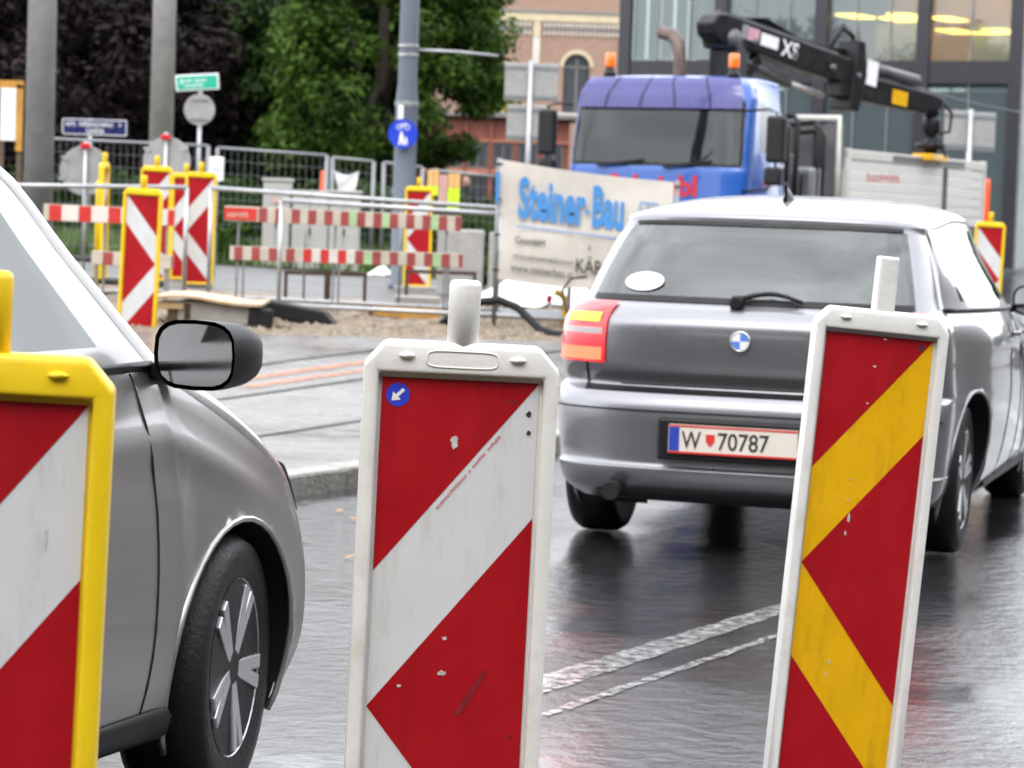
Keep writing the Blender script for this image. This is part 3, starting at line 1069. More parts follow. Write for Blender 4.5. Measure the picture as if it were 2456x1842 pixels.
# badge, latch, wiper, fin aerial, exhaust, window sticker
pb = S1.pt(S1.v_at_z(.872), 0)
em = MB().lathe([(.041, -.002), (.041, -.012), (.036, -.014), (.036, -.006)], (pb.x, 0, .872), 28, 'X').build('badge', M['chrome'], CAR1, smooth=True)
for k in range(4):
    a0 = PI / 2 * k
    pts = [(pb.x - .013, 0, .872)] + [(pb.x - .013, .034 * math.cos(a0 + i * PI / 16), .872 + .034 * math.sin(a0 + i * PI / 16)) for i in range(9)]
    MB().add(pts, [tuple(range(10))]).build('badge_sector', M['blue_badge'] if k % 2 else M['white'], em)
wv = [S1.pt(S1.v_at_z(1.02 + .03 * math.sin(PI * i / 8)), S1.tau(.05 - .36 * i / 8)) + Vector((-.022, 0, .012)) for i in range(9)]
wp = MB().tube(wv, [.014, .012, .012, .011, .011, .010, .010, .009, .008], 6).build('rear_wiper', M['trim'], CAR1, smooth=True)
MB().lathe([(.03, 0), (.03, -.05), (.02, -.055)], (wv[0].x + .03, wv[0].y, wv[0].z - .01), 16, 'X').build('wiper_pivot', M['trim'], wp)
fa = MB()
rows = []
for i in range(7):
    t = i / 6
    rows.append([(-1.22 + .2 * t + .05 * h, s_ * .03 * (1 - h) * math.sin(PI * min(.95, t + .1)), 1.43 + .075 * h * (1 - .8 * t)) for s_, h in ((-1, 0), (-1, .6), (0, 1), (1, .6), (1, 0))])
fa.grid(rows)
fa.build('roof_aerial', M['trim'], CAR1, smooth=True)
MB().tube([(-1.75, .50, .27), (-2.02, .50, .255), (-2.10, .50, .25)], .036, 14).build('exhaust_pipe', M['under'], CAR1)
MB().box((-1.80, 0, .27), (.34, 1.2, .10)).build('rear_silencer', M['under'], CAR1, bevel=.03)
vs_ = S1.v_at_z(1.088)
sp, sn_ = S1.pt(vs_, S1.tau(.62)), S1.nrm(vs_, S1.tau(.62)) * S1.sgn
ax = (S1.pt(vs_, S1.tau(.70)) - S1.pt(vs_, S1.tau(.54))).normalized()
ay = sn_.cross(ax).normalized()
MB().add([tuple(sp + sn_ * .006 + ax * a + ay * b) for a, b in ellipse(.085, .05, 28)], [tuple(range(28))]).build('oval_window_sticker', M['white'], CAR1)

# --- silver car, tall body, turning out past the beacons
ROWS2 = [
    (-1.90, .21, .76, .30, 0, 3.2), (-2.0, .28, .82, .36, 0, 3.2), (-2.02, .38, .84, .38, 0, 3.2), (-2.02, .5, .85, .38, 0, 3.2), (-2.0, .6, .85, .38, 0, 3.2),
    (-1.97, .66, .85, .36, 0, 3.2), (-1.96, .72, .85, .36, 0, 3.2), (-1.955, .8, .845, .36, 0, 3.2), (-1.95, .88, .84, .35, 0, 3.2), (-1.93, .94, .83, .35, 0, 3.2),
    (-1.92, .98, .815, .34, 0, 3.2), (-1.90, 1.0, .79, .33, 0, 3.2), (-1.83, 1.15, .74, .3, 0, 3.2), (-1.76, 1.3, .70, .27, 0, 3.2), (-1.70, 1.40, .67, .24, .01, 3.2),
    (-1.66, 1.45, .66, .22, .02, 3.2), (-1.3, 1.50, .645, .1, .05, 3.0), (-.7, 1.52, .635, .02, .055, 3.0), (0.1, 1.52, .625, 0, .055, 3.0), (.60, 1.455, .62, -.10, .045, 3.0),
    (.86, 1.25, .67, -.13, .03, 3.2), (1.16, 1.02, .735, -.18, .02, 3.2), (1.20, .995, .76, -.17, .03, 3.2), (1.42, .91, .785, -.15, .05, 3.0), (1.60, .80, .79, -.10, .05, 2.8),
    (1.70, .68, .79, -.10, .02, 2.6), (1.745, .50, .80, -.085, 0, 2.6), (1.735, .33, .80, -.085, 0, 2.6), (1.69, .21, .76, -.06, 0, 2.6)]
S2 = CarShape(ROWS2, 11, 21, 19, 15, 25)
CAR2 = make_car('silver car with a steered front wheel passing the yellow framed beacon', (-1.825, 5.33, 0), R(69), S2, 'silver_warm', (-1.25, 1.27), .305, name='compact_car', arch=.035, steer=R(11), win=((.10, .30), (.33, .60), (.63, .93)))
for sd in (-1, 1):
    mb = MB()
    S2.patch(mb, 24.3, 25.3, 5, S2.tau(sd * .62), S2.tau(sd * .985), 10, 0)
    nrm = S2.nrm(24.8, S2.tau(sd * .8))
    sg = 1 if nrm.x > 0 else -1
    mb.v = [tuple(Vector(p) + nrm * sg * .012) for p in mb.v]
    mb.build('headlight', M['head_lens'], CAR2, smooth=True)
mb = MB()
S2.patch(mb, 25.4, 26.1, 3, -S2.tau(.5), S2.tau(.5), 10, 0)
mb.v = [(p[0] + .01, p[1], p[2]) for p in mb.v]
mb.build('grille', M['trim'], CAR2, smooth=True)

# ------------------------------------------------------------------ crane lorry
M['blue_cab'] = mat('blue_lorry_paint', (0.012, 0.088, 0.38), 0.28, 0.0, var=0.06, vscale=4, coat=0.6, rvar=0.04)
M['visor'] = mat('violet_sun_visor', (0.040, 0.038, 0.19), 0.25, var=0.1, coat=0.4)
M['crane'] = mat('black_crane_paint', (0.008, 0.008, 0.010), 0.38, var=0.3, vscale=7, dirt=(0.035, 0.03, 0.028), dscale=5, spec=0.3)
M['crane_grey'] = mat('crane_steel', (0.10, 0.10, 0.105), 0.45, 0.3, var=0.3)
M['rod'] = mat('hydraulic_rod', (0.52, 0.50, 0.46), 0.3, 0.6, var=0.1)
M['bed_side'] = mat('grey_white_bed_board', (0.62, 0.61, 0.58), 0.5, var=0.08, vscale=3, dirt=(0.45, 0.43, 0.38), dscale=3, damt=0.5)
M['bed_rail'] = mat('pale_bed_rail', (0.56, 0.55, 0.51), 0.5, var=0.1, dirt=(0.35, 0.32, 0.27), dscale=5)
M['grey_board'] = mat('dark_grey_headboard', (0.13, 0.13, 0.135), 0.55, var=0.25)
M['amber'] = mat('amber_beacon_lens', (0.80, 0.14, 0.004), 0.15, coat=0.7, emit=(1, .22, .01), estr=0.15)
M['letter_red'] = mat('red_lettering', (0.50, 0.012, 0.03), 0.4)
M['brown_pipe'] = mat('brown_exhaust', (0.12, 0.085, 0.07), 0.45, 0.4, var=0.3)
M['lorry_glass'] = glass('lorry_glass', (0.42, 0.50, 0.48), 1.62)
M['pink'] = mat('faded_pink_label', (0.55, 0.30, 0.36), 0.5)

LX, LY = 1.63, 34.06
LZ = gz(3, 37)
T = thing('crane_lorry', 'blue lorry with folded black loading crane and pale dropside bed', 'lorry', (LX, LY, LZ), R(242))
CAB = CarShape([
    (-.02, .62, 1.16, -.26, 0, 6), (.0, .9, 1.19, -.28, 0, 6), (.0, 1.60, 1.2, -.28, 0, 6), (-.02, 1.73, 1.2, -.28, 0, 6), (-.07, 2.1, 1.19, -.27, 0, 6),
    (-.14, 2.50, 1.17, -.26, 0, 5.5), (-.18, 2.62, 1.15, -.24, .02, 5), (-.26, 2.74, 1.10, -.2, .04, 4.5), (-.5, 2.83, 1.03, -.1, .07, 4), (-1.0, 2.86, 1.0, 0, .10, 4), (-1.48, 2.84, 1.0, 0, .10, 4)], 3, 5, 5, 8, 8)
def cab_patch(v0, v1, f0, f1, off, m, nm, nv=8, nf=30, par=T, smooth=True):
    mb = MB()
    ta = lambda f: CAB.tau(f, 6)
    rows = []
    for i in range(nv + 1):
        v = v0 + (v1 - v0) * i / nv
        r_ = []
        for j in range(nf + 1):
            t = ta(f0 + (f1 - f0) * j / nf)
            n = CAB.nrm(v, t)
            if n.x < 0 and v < 7: n = -n
            if n.z < 0 and v >= 7: n = -n
            r_.append(CAB.pt(v, t) + n * off)
        rows.append(r_)
    mb.grid(rows)
    return mb.build(nm, m, par, smooth=smooth)
mb = MB()
CAB.patch(mb, 0, 10, 40, -1, 1, 60)
# rear wall and floor of the cab
back = [CAB.pt(10, -1 + 2 * j / 20) for j in range(21)]
mb.add(back + [Vector((-1.48, 1.2, .62)), Vector((-1.48, -1.2, .62))], [tuple(range(23))])
mb.build('cab_shell', M['blue_cab'], T, smooth=True)
for sd in (-1, 1):
    r2 = [CAB.pt(8 * i / 20, sd) for i in range(21)]
    top = [CAB.pt(10 - 2 * i / 10, sd) for i in range(11)]
    b0, b1 = Vector((-1.48, sd * 1.2, .62)), CAB.pt(0, sd)
    g = coons([b0.lerp(b1, i / 8) for i in range(9)], top, [b0.lerp(top[0], i / 8) + Vector((0, sd * .0, 0)) for i in range(9)], r2, 40, 40)
    for j, r_ in enumerate(g):
        for i, p in enumerate(r_):
            p.y += sd * .05 * math.sin(PI * min(1, j / 40 * 1.2)) * math.sin(PI * i / 40)
    def zone(u, v):
        lo = .565 if u > .62 else (.565 + (.62 - u) * .25 if u > .45 else .62)
        return .24 < u < .86 and lo < v < .86
    for want, nm, m in ((False, 'cab_side', M['blue_cab']), (True, 'door_window', M['lorry_glass'])):
        fl = [p for r_ in g for p in r_]
        ff = []
        for j in range(40):
            for i in range(40):
                if zone((i + .5) / 40, (j + .5) / 40) == want:
                    ff.append((j * 41 + i, j * 41 + i + 1, (j + 1) * 41 + i + 1, (j + 1) * 41 + i))
        us = sorted({k for f in ff for k in f})
        mp = {k: i for i, k in enumerate(us)}
        mb = MB()
        mb.add([fl[k] for k in us], [tuple(mp[k] for k in f) for f in ff])
        mb.build(nm, m, T, smooth=True)
    # mirror pair on black arms
    mr = bpy.data.objects.new('mirror', None)
    C.objects.link(mr); mr.parent = T
    mr.location = (.02, 1.62 if sd > 0 else -1.46, 2.02 if sd < 0 else 1.98)
    MB().box((0, 0, .08), (.12, .24, .56)).build('mirror_housing', M['trim'], mr, bevel=.04, seg=3)
    MB().box((0, -sd * .02, -.36), (.12, .22, .22)).build('wide_angle_mirror', M['trim'], mr, bevel=.04, seg=3)
    ar_ = .30 if sd < 0 else .46
    MB().tube([(-.12, -sd * ar_, .42), (-.03, -sd * .12, .44), (0, 0, .40), (0, 0, -.3), (-.02, -sd * .10, -.52), (-.10, -sd * ar_, -.55)], .016, 8).build('mirror_arm', M['trim'], mr, smooth=True)
    MB().box((-.02, sd * .92, .98), (.06, .36, .22)).build('headlight', M['head_lens'], T, bevel=.03)
    # roof beacon
    bc = MB().lathe([(.075, 2.80), (.075, 2.87), (.055, 2.89), (.055, 2.93)], (-.42, sd * .84, 0), 16).build('roof_beacon', M['trim'], T, smooth=True)
    MB().lathe([(.062, 2.93), (.068, 2.95), (.066, 3.08), (.056, 3.105), (.0, 3.11)], (-.42, sd * .84, 0), 18).build('amber_lens', M['amber'], bc, smooth=True)
    wl_x = -.78
    wheel(T, wl_x, sd * 1.02, .42, .26, sd, 0, 8)
    wheel(T, -6.9, sd * .98, .42, .4, sd, 0, 8)
    MB().bar((.03, sd * .45 - .3, 1.70), (-.005, sd * .45 + .32, 1.78), .03, .03).build('wiper', M['trim'], T)
    MB().tube([(-1.15, sd * 1.23, 1.55), (-1.28, sd * 1.25, 1.55)], .02, 6).build('door_handle', M['trim'], T)
# windscreen with dark surround
cab_patch(2.93, 5.06, -.955, .955, .004, M['trim'], 'windscreen_seal', 14, 40)
cab_patch(3.06, 4.98, -.925, .925, .009, M['lorry_glass'], 'windscreen', 14, 40)
vz = cab_patch(4.72, 7.0, -.93, .93, .075, M['visor'], 'sun_visor', 12, 40)
for f in (-.62, -.22, .22, .62):
    cab_patch(4.74, 7.2, f - .006, f + .006, .09, M['trim'], 'visor_rib', 10, 1, vz)
# cabin inside: dark seats and dash seen through the screen, documents on the dash
MB().box((-1.35, 0, 1.9), (.12, 2.0, 1.3)).build('cab_back_panel', M['seat'], T)
for y in (-.6, .6):
    mb = MB()
    mb.box((-1.1, y, 1.45), (.5, .5, .2)); mb.box((-1.28, y, 1.9), (.14, .5, .8)); mb.box((-1.28, y, 2.36), (.1, .3, .2))
    mb.build('seat', M['seat'], T, bevel=.04)
MB().box((-.35, 0, 1.58), (.45, 2.1, .16)).build('dashboard', M['seat'], T, bevel=.04)
MB().box((-.16, .28, 1.80), (.01, .16, .09)).build('dash_card', M['white'], T)
# front: lettering, grille, bumper
text_obj('front_lettering', 'Schriebl', .34, M['letter_red'], T, Matrix.Translation((.012, 0, 1.36)) @ Matrix(((0, 0, 1, 0), (1, 0, 0, 0), (0, 1, 0, 0), (0, 0, 0, 1))), .012, xs=1.12, align='CENTER')
MB().box((.01, 0, 1.14), (.03, 1.9, .28)).build('grille', M['trim'], T, bevel=.02)
for z in (1.06, 1.14, 1.22):
    MB().box((.03, 0, z), (.02, 1.8, .02)).build('grille_bar', M['galv_dark'], T)
MB().box((-.06, 0, .60), (.26, 2.36, .42)).build('front_bumper', M['blue_cab'], T, bevel=.08, seg=3)
# side lettering on the door
mtl = Matrix(((-1, 0, 0, -.62), (0, 0, 1, 1.262), (0, 1, 0, 1.50), (0, 0, 0, 1)))
mb = MB(); glyphs(mb, -.95, 1.49, .42, .10, 8, 0, 31)
mb.v = [(p[0] + .12, 1.262, p[2]) for p in mb.v]
mb.build('door_lettering', M['letter_red'], T)
text_obj('model_badge', 'TGM', .09, M['white'], T, Matrix.Translation((-.92, 1.262, 1.74)) @ Matrix(((-1, 0, 0, 0), (0, 0, 1, 0), (0, 1, 0, 0), (0, 0, 0, 1))), .002)
MB().tube([(-1.62, -.45, 1.2), (-1.62, -.45, 2.9), (-1.63, -.45, 3.12), (-1.66, -.49, 3.30), (-1.70, -.60, 3.42), (-1.74, -.78, 3.46)], [.07, .07, .085, .09, .09, .085], 14).build('exhaust_stack', M['brown_pipe'], T, smooth=True)
# chassis
mb = MB()
for y in (-.4, .4): mb.bar((-.3, y, .85), (-8.9, y, .85), .09, .26)
mb.build('chassis_rail', M['under'], T)
MB().tube([(-4.2, .85, .72), (-5.3, .85, .72)], .27, 18).build('fuel_tank', M['galv_dark'], T, smooth=True)
# loading crane: column, main boom, jib, hoses, rotator
cr = bpy.data.objects.new('loading_crane', None)
C.objects.link(cr); cr.parent = T
MB().prism([(-.26, .95), (.26, .95), (.22, 2.0), (.17, 3.25), (.0, 3.42), (-.17, 3.25), (-.22, 2.0)], -.2, .2, (-2.25, -.05, 0), (1, 0, 0), (0, 0, 1), (0, 1, 0)).build('column', M['crane'], cr, bevel=.03)
A0, A1 = Vector((-1.95, -.12, 3.53)), Vector((-4.75, .70, 3.12))
B0, B1 = Vector((-4.35, .60, 3.06)), Vector((-6.62, 1.25, 2.84))
MB().lathe([(.10, -.24), (.13, -.20), (.13, .20), (.10, .24)], (-2.12, -.09, 3.40), 20, 'Y').build('pivot_hub', M['crane_grey'], cr, smooth=True)
ad = (A1 - A0).normalized()
asd = ad.cross(Vector((0, 0, 1))).normalized()
aup = asd.cross(ad)
L = (A1 - A0).length
MB().prism([(-.22, .02), (-.16, -.12), (0, -.19), (L * .3, -.17), (L * .55, -.20), (L * .9, -.20), (L, -.14), (L, .11), (L * .93, .15), (.05, .20), (-.12, .16)], -.15, .15, A0, ad, aup, asd).build('main_boom', M['crane'], cr, bevel=.025)
MB().bar(A0 + aup * .215, A0 + ad * L * .85 + aup * .18, .12, .05).build('boom_pipe_cover', M['crane_grey'], cr)
bdv = (B1 - B0).normalized()
bs_ = bdv.cross(Vector((0, 0, 1))).normalized()
bu = bs_.cross(bdv)
LB = (B1 - B0).length
MB().prism([(0, -.27), (LB * .80, -.22), (LB, -.10), (LB, .05), (LB * .86, .08), (0, .10)], -.13, .13, B0, bdv, bu, bs_).build('jib', M['crane'], cr, bevel=.025)
MB().tube([B0 + bu * .24 + bdv * .25, B0 + bu * .22 + bdv * LB * .78], .085, 12).build('jib_cylinder', M['crane_grey'], cr, smooth=True)
MB().tube([A0 - aup * .28 + ad * .5 - asd * -.0, A0 - aup * .40 + ad * L * .55], .06, 12).build('lift_cylinder', M['crane_grey'], cr, smooth=True)
MB().tube([A0 - aup * .39 + ad * L * .50, A0 - aup * .42 + ad * L * .80], .045, 12).build('lift_rod', M['rod'], cr, smooth=True)
MB().prism([(-.1, -.5), (.12, -.5), (.2, .0), (.08, .45), (-.08, .45)], -.18, .18, A1 - ad * .1 - aup * .02, ad, aup, asd).build('joint_plate', M['crane'], cr, bevel=.02)
MB().tube([A1 + aup * .1, A1 + aup * .5 - ad * .1, A1 + aup * .56 - ad * .35, A1 + aup * .2 - ad * .6], .035, 8).build('hydraulic_hose', M['rubber'], cr, smooth=True)
for k, (u0, u1, v0, v1, mm) in enumerate(((.36, .48, -.05, .13, 'galv'), (.49, .72, -.05, .12, 'pink'), (.76, 1.12, -.06, .10, 'white'))):
    MB().prism([(u0, v0), (u1, v0), (u1, v1), (u0, v1)], -.154, -.151, A0, ad, aup, -asd if False else asd).build('boom_label', M[mm], cr)
    MB().prism([(u0, v0), (u1, v0), (u1, v1), (u0, v1)], .151, .154, A0, ad, aup, asd).build('boom_label', M[mm], cr)
mo = Matrix(((*(ad), 0), (*(aup), 0), (*(asd), 0), (0, 0, 0, 1))).transposed()
base = A0 + ad * 1.18 - aup * .12 + asd * (.153 if asd.y > 0 else -.153)
if asd.y > 0:
    mo2 = Matrix((( *(-ad), 0), (*aup, 0), (*asd, 0), (0, 0, 0, 1))).transposed()
    base = A0 + ad * 1.62 - aup * .12 + asd * .156
else:
    mo2 = Matrix((( *ad, 0), (*aup, 0), (*(-asd), 0), (0, 0, 0, 1))).transposed()
# the readable side is the lorry's left flank
fl_n = asd if asd.y > 0 else -asd
rx_ = aup.cross(fl_n).normalized()
st0 = A0 + ad * (1.20 if rx_.dot(ad) > 0 else 1.72) - aup * .10 + fl_n * .156
mo3 = Matrix.Translation(st0) @ Matrix(((*rx_, 0), (*aup, 0), (*fl_n, 0), (0, 0, 0, 1))).transposed()
text_obj('boom_lettering', 'XS', .30, M['white'], cr, mo3, .006)
MB().prism([(.05, -.12), (.30, -.12), (.30, .22), (.05, .22)], .151, .155, A1 + ad * .05, ad, aup, fl_n).build('boom_label', M['white'], cr)
MB().prism([(1.15, -.2), (1.50, -.2), (1.50, .0), (1.15, .0)], .131, .135, B0, bdv, bu, fl_n).build('jib_label', M['foil_yellow'], cr)
tip = B1 + bdv * -.10
MB().tube([tip + Vector((0, 0, -.02)), tip + Vector((0, 0, -.24))], .10, 12).build('rotator_link', M['crane'], cr, smooth=True)
MB().lathe([(.11, 0), (.13, -.06), (.13, -.22), (.08, -.26), (.08, -.36), (.22, -.38), (.22, -.44), (.10, -.47), (.10, -.62)], (tip.x, tip.y, tip.z - .22), 18).build('rotator', M['crane'], cr, smooth=True)
MB().tube([tip + Vector((-.1, .1, 0)), tip + Vector((-.38, .16, -.16)), tip + Vector((-.36, .14, -.42)), tip + Vector((-.1, .05, -.46))], .022, 8).build('rotator_hose', M['rubber'], cr, smooth=True)
MB().tube([tip + Vector((.05, .1, -.55)), tip + Vector((.42, .3, -.58)), tip + Vector((.50, .35, -.70)), tip + Vector((.2, .3, -.78))], .022, 8).build('rotator_hose', M['rubber'], cr, smooth=True)
MB().box((tip.x, tip.y, 2.05), (.7, .3, .10)).build('grab_plate', M['foil_yellow'], cr, bevel=.02)
for k in range(5):
    q0 = A0 + ad * (.25 + k * .06) + asd * (-.16 + .02 * k) + aup * .23
    MB().tube([q0, q0 + ad * .6 + aup * (.05 + .02 * k), q0 + ad * 1.3 + aup * .02, q0 + ad * 2.0 + aup * .03, A1 + aup * (.20 + .03 * k) + ad * .05, B0 + bdv * .6 + bu * .2], .016, 6).build('boom_hose', M['rubber'], cr, smooth=True)
for f in (.06, .22, .50, .78, .97):
    MB().tube([A0 + ad * L * f - asd * .19 - aup * .05, A0 + ad * L * f + asd * .19 - aup * .05], .045, 10).build('pivot_pin', M['crane_grey'], cr, smooth=True)
MB().bar(Vector((-2.2, -.05, 2.6)), A0 + ad * .9 - aup * .2, .12, .16).build('lift_link', M['crane'], cr, bevel=.02)
# stabiliser gear and ladder frames between cab and bed
MB().box((-2.3, 0, 1.12), (.5, 2.3, .32)).build('stabiliser_beam', M['crane'], cr, bevel=.03)
for y in (-1.05, 1.05):
    MB().tube([(-2.3, y, .35), (-2.3, y, 1.7)], .07, 12).build('stabiliser_leg', M['crane'], cr, smooth=True)
    MB().lathe([(.16, .02), (.16, .06), (.06, .10), (.06, .36)], (-2.3, y, 0), 14).build('stabiliser_foot', M['crane_grey'], cr)
MB().box((-3.27, 0, 1.75), (.07, 2.36, 1.25)).build('headboard', M['grey_board'], T, bevel=.01)
fr = MB()
fr.tube([(-3.22, 1.14, 1.1), (-3.22, 1.14, 2.45), (-3.22, -1.14, 2.45), (-3.22, -1.14, 1.1)], .05, 10)
fr.build('headboard_frame', M['bed_rail'], T, smooth=True)
for y in (.55, .85, -.4):
    MB().tube([(-3.12, y, 1.1), (-3.12, y, 2.38)], .025, 8).build('rack_bar', M['trim'], T, smooth=True)
for x, z0, z1 in ((-1.75, 1.0, 2.25), (-2.05, 1.0, 2.35), (-2.75, 1.1, 2.3), (-2.95, 1.1, 2.2)):
    MB().tube([(x, 1.02, z0), (x, 1.04, z1), (x - .1, .95, z1 + .08), (x - .15, .6, z1 + .05)], .035, 8).build('hydraulic_hose', M['rubber'], T, smooth=True)
MB().box((-1.95, .7, 1.55), (.45, .55, .8)).build('tool_locker', M['grey_board'], T, bevel=.03)
MB().box((-2.75, .8, 1.45), (.35, .5, .7)).build('oil_tank', M['galv_dark'], T, bevel=.05)
# dropside bed
MB().box((-6.165, 0, 1.10), (5.6, 2.38, .12)).build('bed_floor', M['wood_dark'], T)
for sd in (-1, 1):
    sideb = bpy.data.objects.new('drop_side', None)
    C.objects.link(sideb); sideb.parent = T
    for k in range(6):
        MB().box((-6.165, sd * 1.2, 1.105 + k * .138 + .06), (5.50, .035, .128)).build('plank', M['bed_side'], sideb, bevel=.008)
    MB().box((-6.165, sd * 1.2, 1.995), (5.62, .06, .13)).build('top_rail', M['bed_rail'], sideb, bevel=.012)
    for x in (-3.40, -8.93):
        MB().box((x, sd * 1.2, 1.57), (.09, .075, 1.0)).build('corner_post', M['bed_rail'], sideb, bevel=.01)
    for x in (-5.6, -7.4):
        MB().box((x, sd * 1.235, 1.995), (1.15, .012, .075)).build('reflector_strip', M['grey_board'], sideb)
    MB().box((-7.2, sd * 1.228, 1.52), (.13, .02, .80)).build('strap', M['trim'], sideb)
mb = MB(); glyphs(mb, 0, 0, 1.25, .13, 9, 0, 77)
mb.v = [(-4.1 - p[0], 1.2195, 1.655 + p[2]) for p in mb.v]
mb.build('side_lettering', M['letter_red'], T)
for k in range(6):
    MB().box((-8.96, 0, 1.105 + k * .138 + .06), (.035, 2.3, .128)).build('tail_plank', M['bed_side'], T, bevel=.008)

# ------------------------------------------------------------------ building site
M['board_red'] = mat('aged_red_board', (0.30, 0.055, 0.055), 0.5, var=0.2, vscale=8)
M['board_red_new'] = mat('bright_red_board', (0.55, 0.035, 0.03), 0.4, var=0.1)
M['board_white'] = mat('aged_white_board', (0.50, 0.45, 0.38), 0.5, var=0.12, vscale=8)
M['board_white_new'] = mat('clean_white_board', (0.66, 0.62, 0.57), 0.45, var=0.08)
M['board_green'] = mat('pale_green_block', (0.36, 0.52, 0.28), 0.5, var=0.1)
M['banner'] = mat('white_tarpaulin', (0.60, 0.565, 0.51), 0.5, var=0.08, vscale=3, dirt=(0.44, 0.39, 0.32), dscale=3.5, damt=0.6, bump=0.1, bscale=60)
M['banner_blue'] = mat('banner_blue_print', (0.06, 0.25, 0.58), 0.5, var=0.08)
M['banner_dark'] = mat('banner_dark_print', (0.10, 0.10, 0.11), 0.5)
M['sign_blue'] = mat('blue_sign_face', (0.012, 0.05, 0.52), 0.35, var=0.05)
M['street_blue'] = mat('street_name_enamel', (0.006, 0.010, 0.085), 0.3, var=0.08)
M['sign_green'] = mat('green_sign_face', (0.02, 0.40, 0.26), 0.35, var=0.05)
M['steel_blue'] = mat('blue_grey_pole_paint', (0.105, 0.125, 0.155), 0.5, 0.2, var=0.1, vscale=5)
M['reflector_red'] = mat('red_reflector', (0.55, 0.01, 0.02), 0.3)
M['cabinet'] = mat('grey_cabinet', (0.40, 0.395, 0.37), 0.55, var=0.08, vscale=3, dirt=(0.3, 0.29, 0.26), dscale=4)
M['tarp_white'] = mat('white_sheet', (0.72, 0.72, 0.72), 0.5, var=0.06)
M['neon'] = mat('neon_yellow_cloth', (0.60, 0.85, 0.03), 0.7)
M['tan'] = mat('orange_tan_cloth', (0.70, 0.42, 0.16), 0.8)
M['rose'] = mat('rose_cloth', (0.62, 0.38, 0.34), 0.8)
M['grass'] = mat('grass_blades', (0.085, 0.14, 0.03), 0.6, var=0.35, vscale=2)
M['stone'] = mat('rubble_stone', (0.22, 0.18, 0.13), 0.7, var=0.4, vscale=9, bump=0.4)
M['orange_marker'] = mat('orange_red_marker', (0.75, 0.10, 0.02), 0.4)
M['yellow_part'] = mat('yellow_fitting', (0.65, 0.40, 0.01), 0.4)

# bare earth of the trench strip, footway and verge
def sheet(name, m, x0, x1, nx, yf, yb, ny, off, rough_amp=0.0, kind='structure'):
    rows = []
    rr = random.Random(name)
    for i in range(nx + 1):
        x = x0 + (x1 - x0) * i / nx
        a, b = yf(x), yb(x)
        rows.append([(x, a + (b - a) * j / ny, gz(x, a + (b - a) * j / ny) + off + (rr.uniform(-1, 1) * rough_amp if 0 < j < ny else 0)) for j in range(ny + 1)])
    mb = MB()
    mb.grid(rows)
    return tag(mb.build(name, m, smooth=True), kind=kind)
sheet('site_earth', M['earth'], -9, 4.0, 130, lambda x: back_y(x) - .02, lambda x: 26.4, 46, .075, .035)
sheet('footway', M['footway'], -14, 14, 40, lambda x: 26.2, lambda x: 36.6, 20, .055)
sheet('verge', mat('verge_soil', (0.07, 0.075, 0.03), 0.9, var=0.4), -16, 1.5, 40, lambda x: 36.5, lambda x: 52, 16, .07)

# grass on the verge
gv, gf = [], []
for k in range(16000):
    x = rng.uniform(-7, 1.2); y = rng.uniform(36.6, 41.5)
    h = rng.uniform(.07, .30) * (1.4 if rng.random() < .15 else 1)
    a = rng.uniform(0, 6.28); w = rng.uniform(.008, .02)
    dx, dy = math.cos(a) * w, math.sin(a) * w
    lx, ly = rng.normal(0, .05), rng.normal(0, .05)
    z = gz(x, y) + .068
    n = len(gv)
    gv += [(x - dx, y - dy, z), (x + dx, y + dy, z), (x + lx, y + ly, z + h)]
    gf.append((n, n + 1, n + 2))
me = bpy.data.meshes.new('grass')
me.from_pydata(gv, [], gf)
me.materials.append(M['grass'])
tag(link('grass', me), 'unmown green grass along the verge behind the barriers', 'grass', kind='stuff')

# stones and clods in the trench strip (too small to pick apart)
mb = MB()
for k in range(1500):
    x = random.uniform(-3.5, 2.2)
    y = back_y(x) + abs(random.gauss(.6, .9)) + .05
    if y > 26: continue
    s = random.uniform(.015, .06)
    if k > 1100:
        x, y = random.uniform(-.4, 1.1), random.uniform(23.9, 26.0)
        s = random.uniform(.04, .11)
    z = gz(x, y) + .08
    vs = [Vector(v) * s * random.uniform(.7, 1.3) for v in ((1, 0, 0), (-1, 0, 0), (0, 1, 0), (0, -1, 0), (0, 0, .8), (0, 0, -.6))]
    mb.add([(p.x + x, p.y + y, p.z + z) for p in vs], [(0, 2, 4), (2, 1, 4), (1, 3, 4), (3, 0, 4), (2, 0, 5), (1, 2, 5), (3, 1, 5), (0, 3, 5)])
tag(mb.build('rubble', M['stone']), 'loose stones and clods along the open trench', 'rubble', kind='stuff')

# tube barriers
def barrier(label, x0, z0, x1, z1, y, drop0, drop1, posts=(0, .33, .66, 1), y1=None):
    y1 = y if y1 is None else y1
    t = thing('tube_barrier', label, 'barrier', (x0, y, gz(x0, y) + .06))
    o = Vector(t.location)
    a, b = Vector((x0, y, z0)) - o, Vector((x1, y1, z1)) - o
    MB().tube([a, b], .021, 10).build('top_rail', M['galv'], t, smooth=True)
    a2, b2 = a - Vector((0, 0, drop0)), b - Vector((0, 0, drop1))
    MB().tube([a2, b2], .021, 10).build('bottom_rail', M['galv'], t, smooth=True)
    for f in posts:
        p, q = a.lerp(b, f), a2.lerp(b2, f)
        if f in (0, 1):
            gnd = gz(o.x + q.x, o.y + q.y) + .06 - o.z
            MB().tube([p, (q.x, q.y, gnd)], .019, 10).build('post', M['galv'], t, smooth=True)
            MB().box((q.x, q.y, gnd + .02), (.07, .42, .035)).build('foot', M['galv_dark'], t, bevel=.008)
        else:
            MB().tube([p, q], .010, 8).build('bar', M['galv_dark'], t, smooth=True)
    return t
barrier('long galvanised tube barrier behind the striped boards and beside the timber ramp', -2.70, 1.462, -.16, 1.375, 24.45, .95, .90)
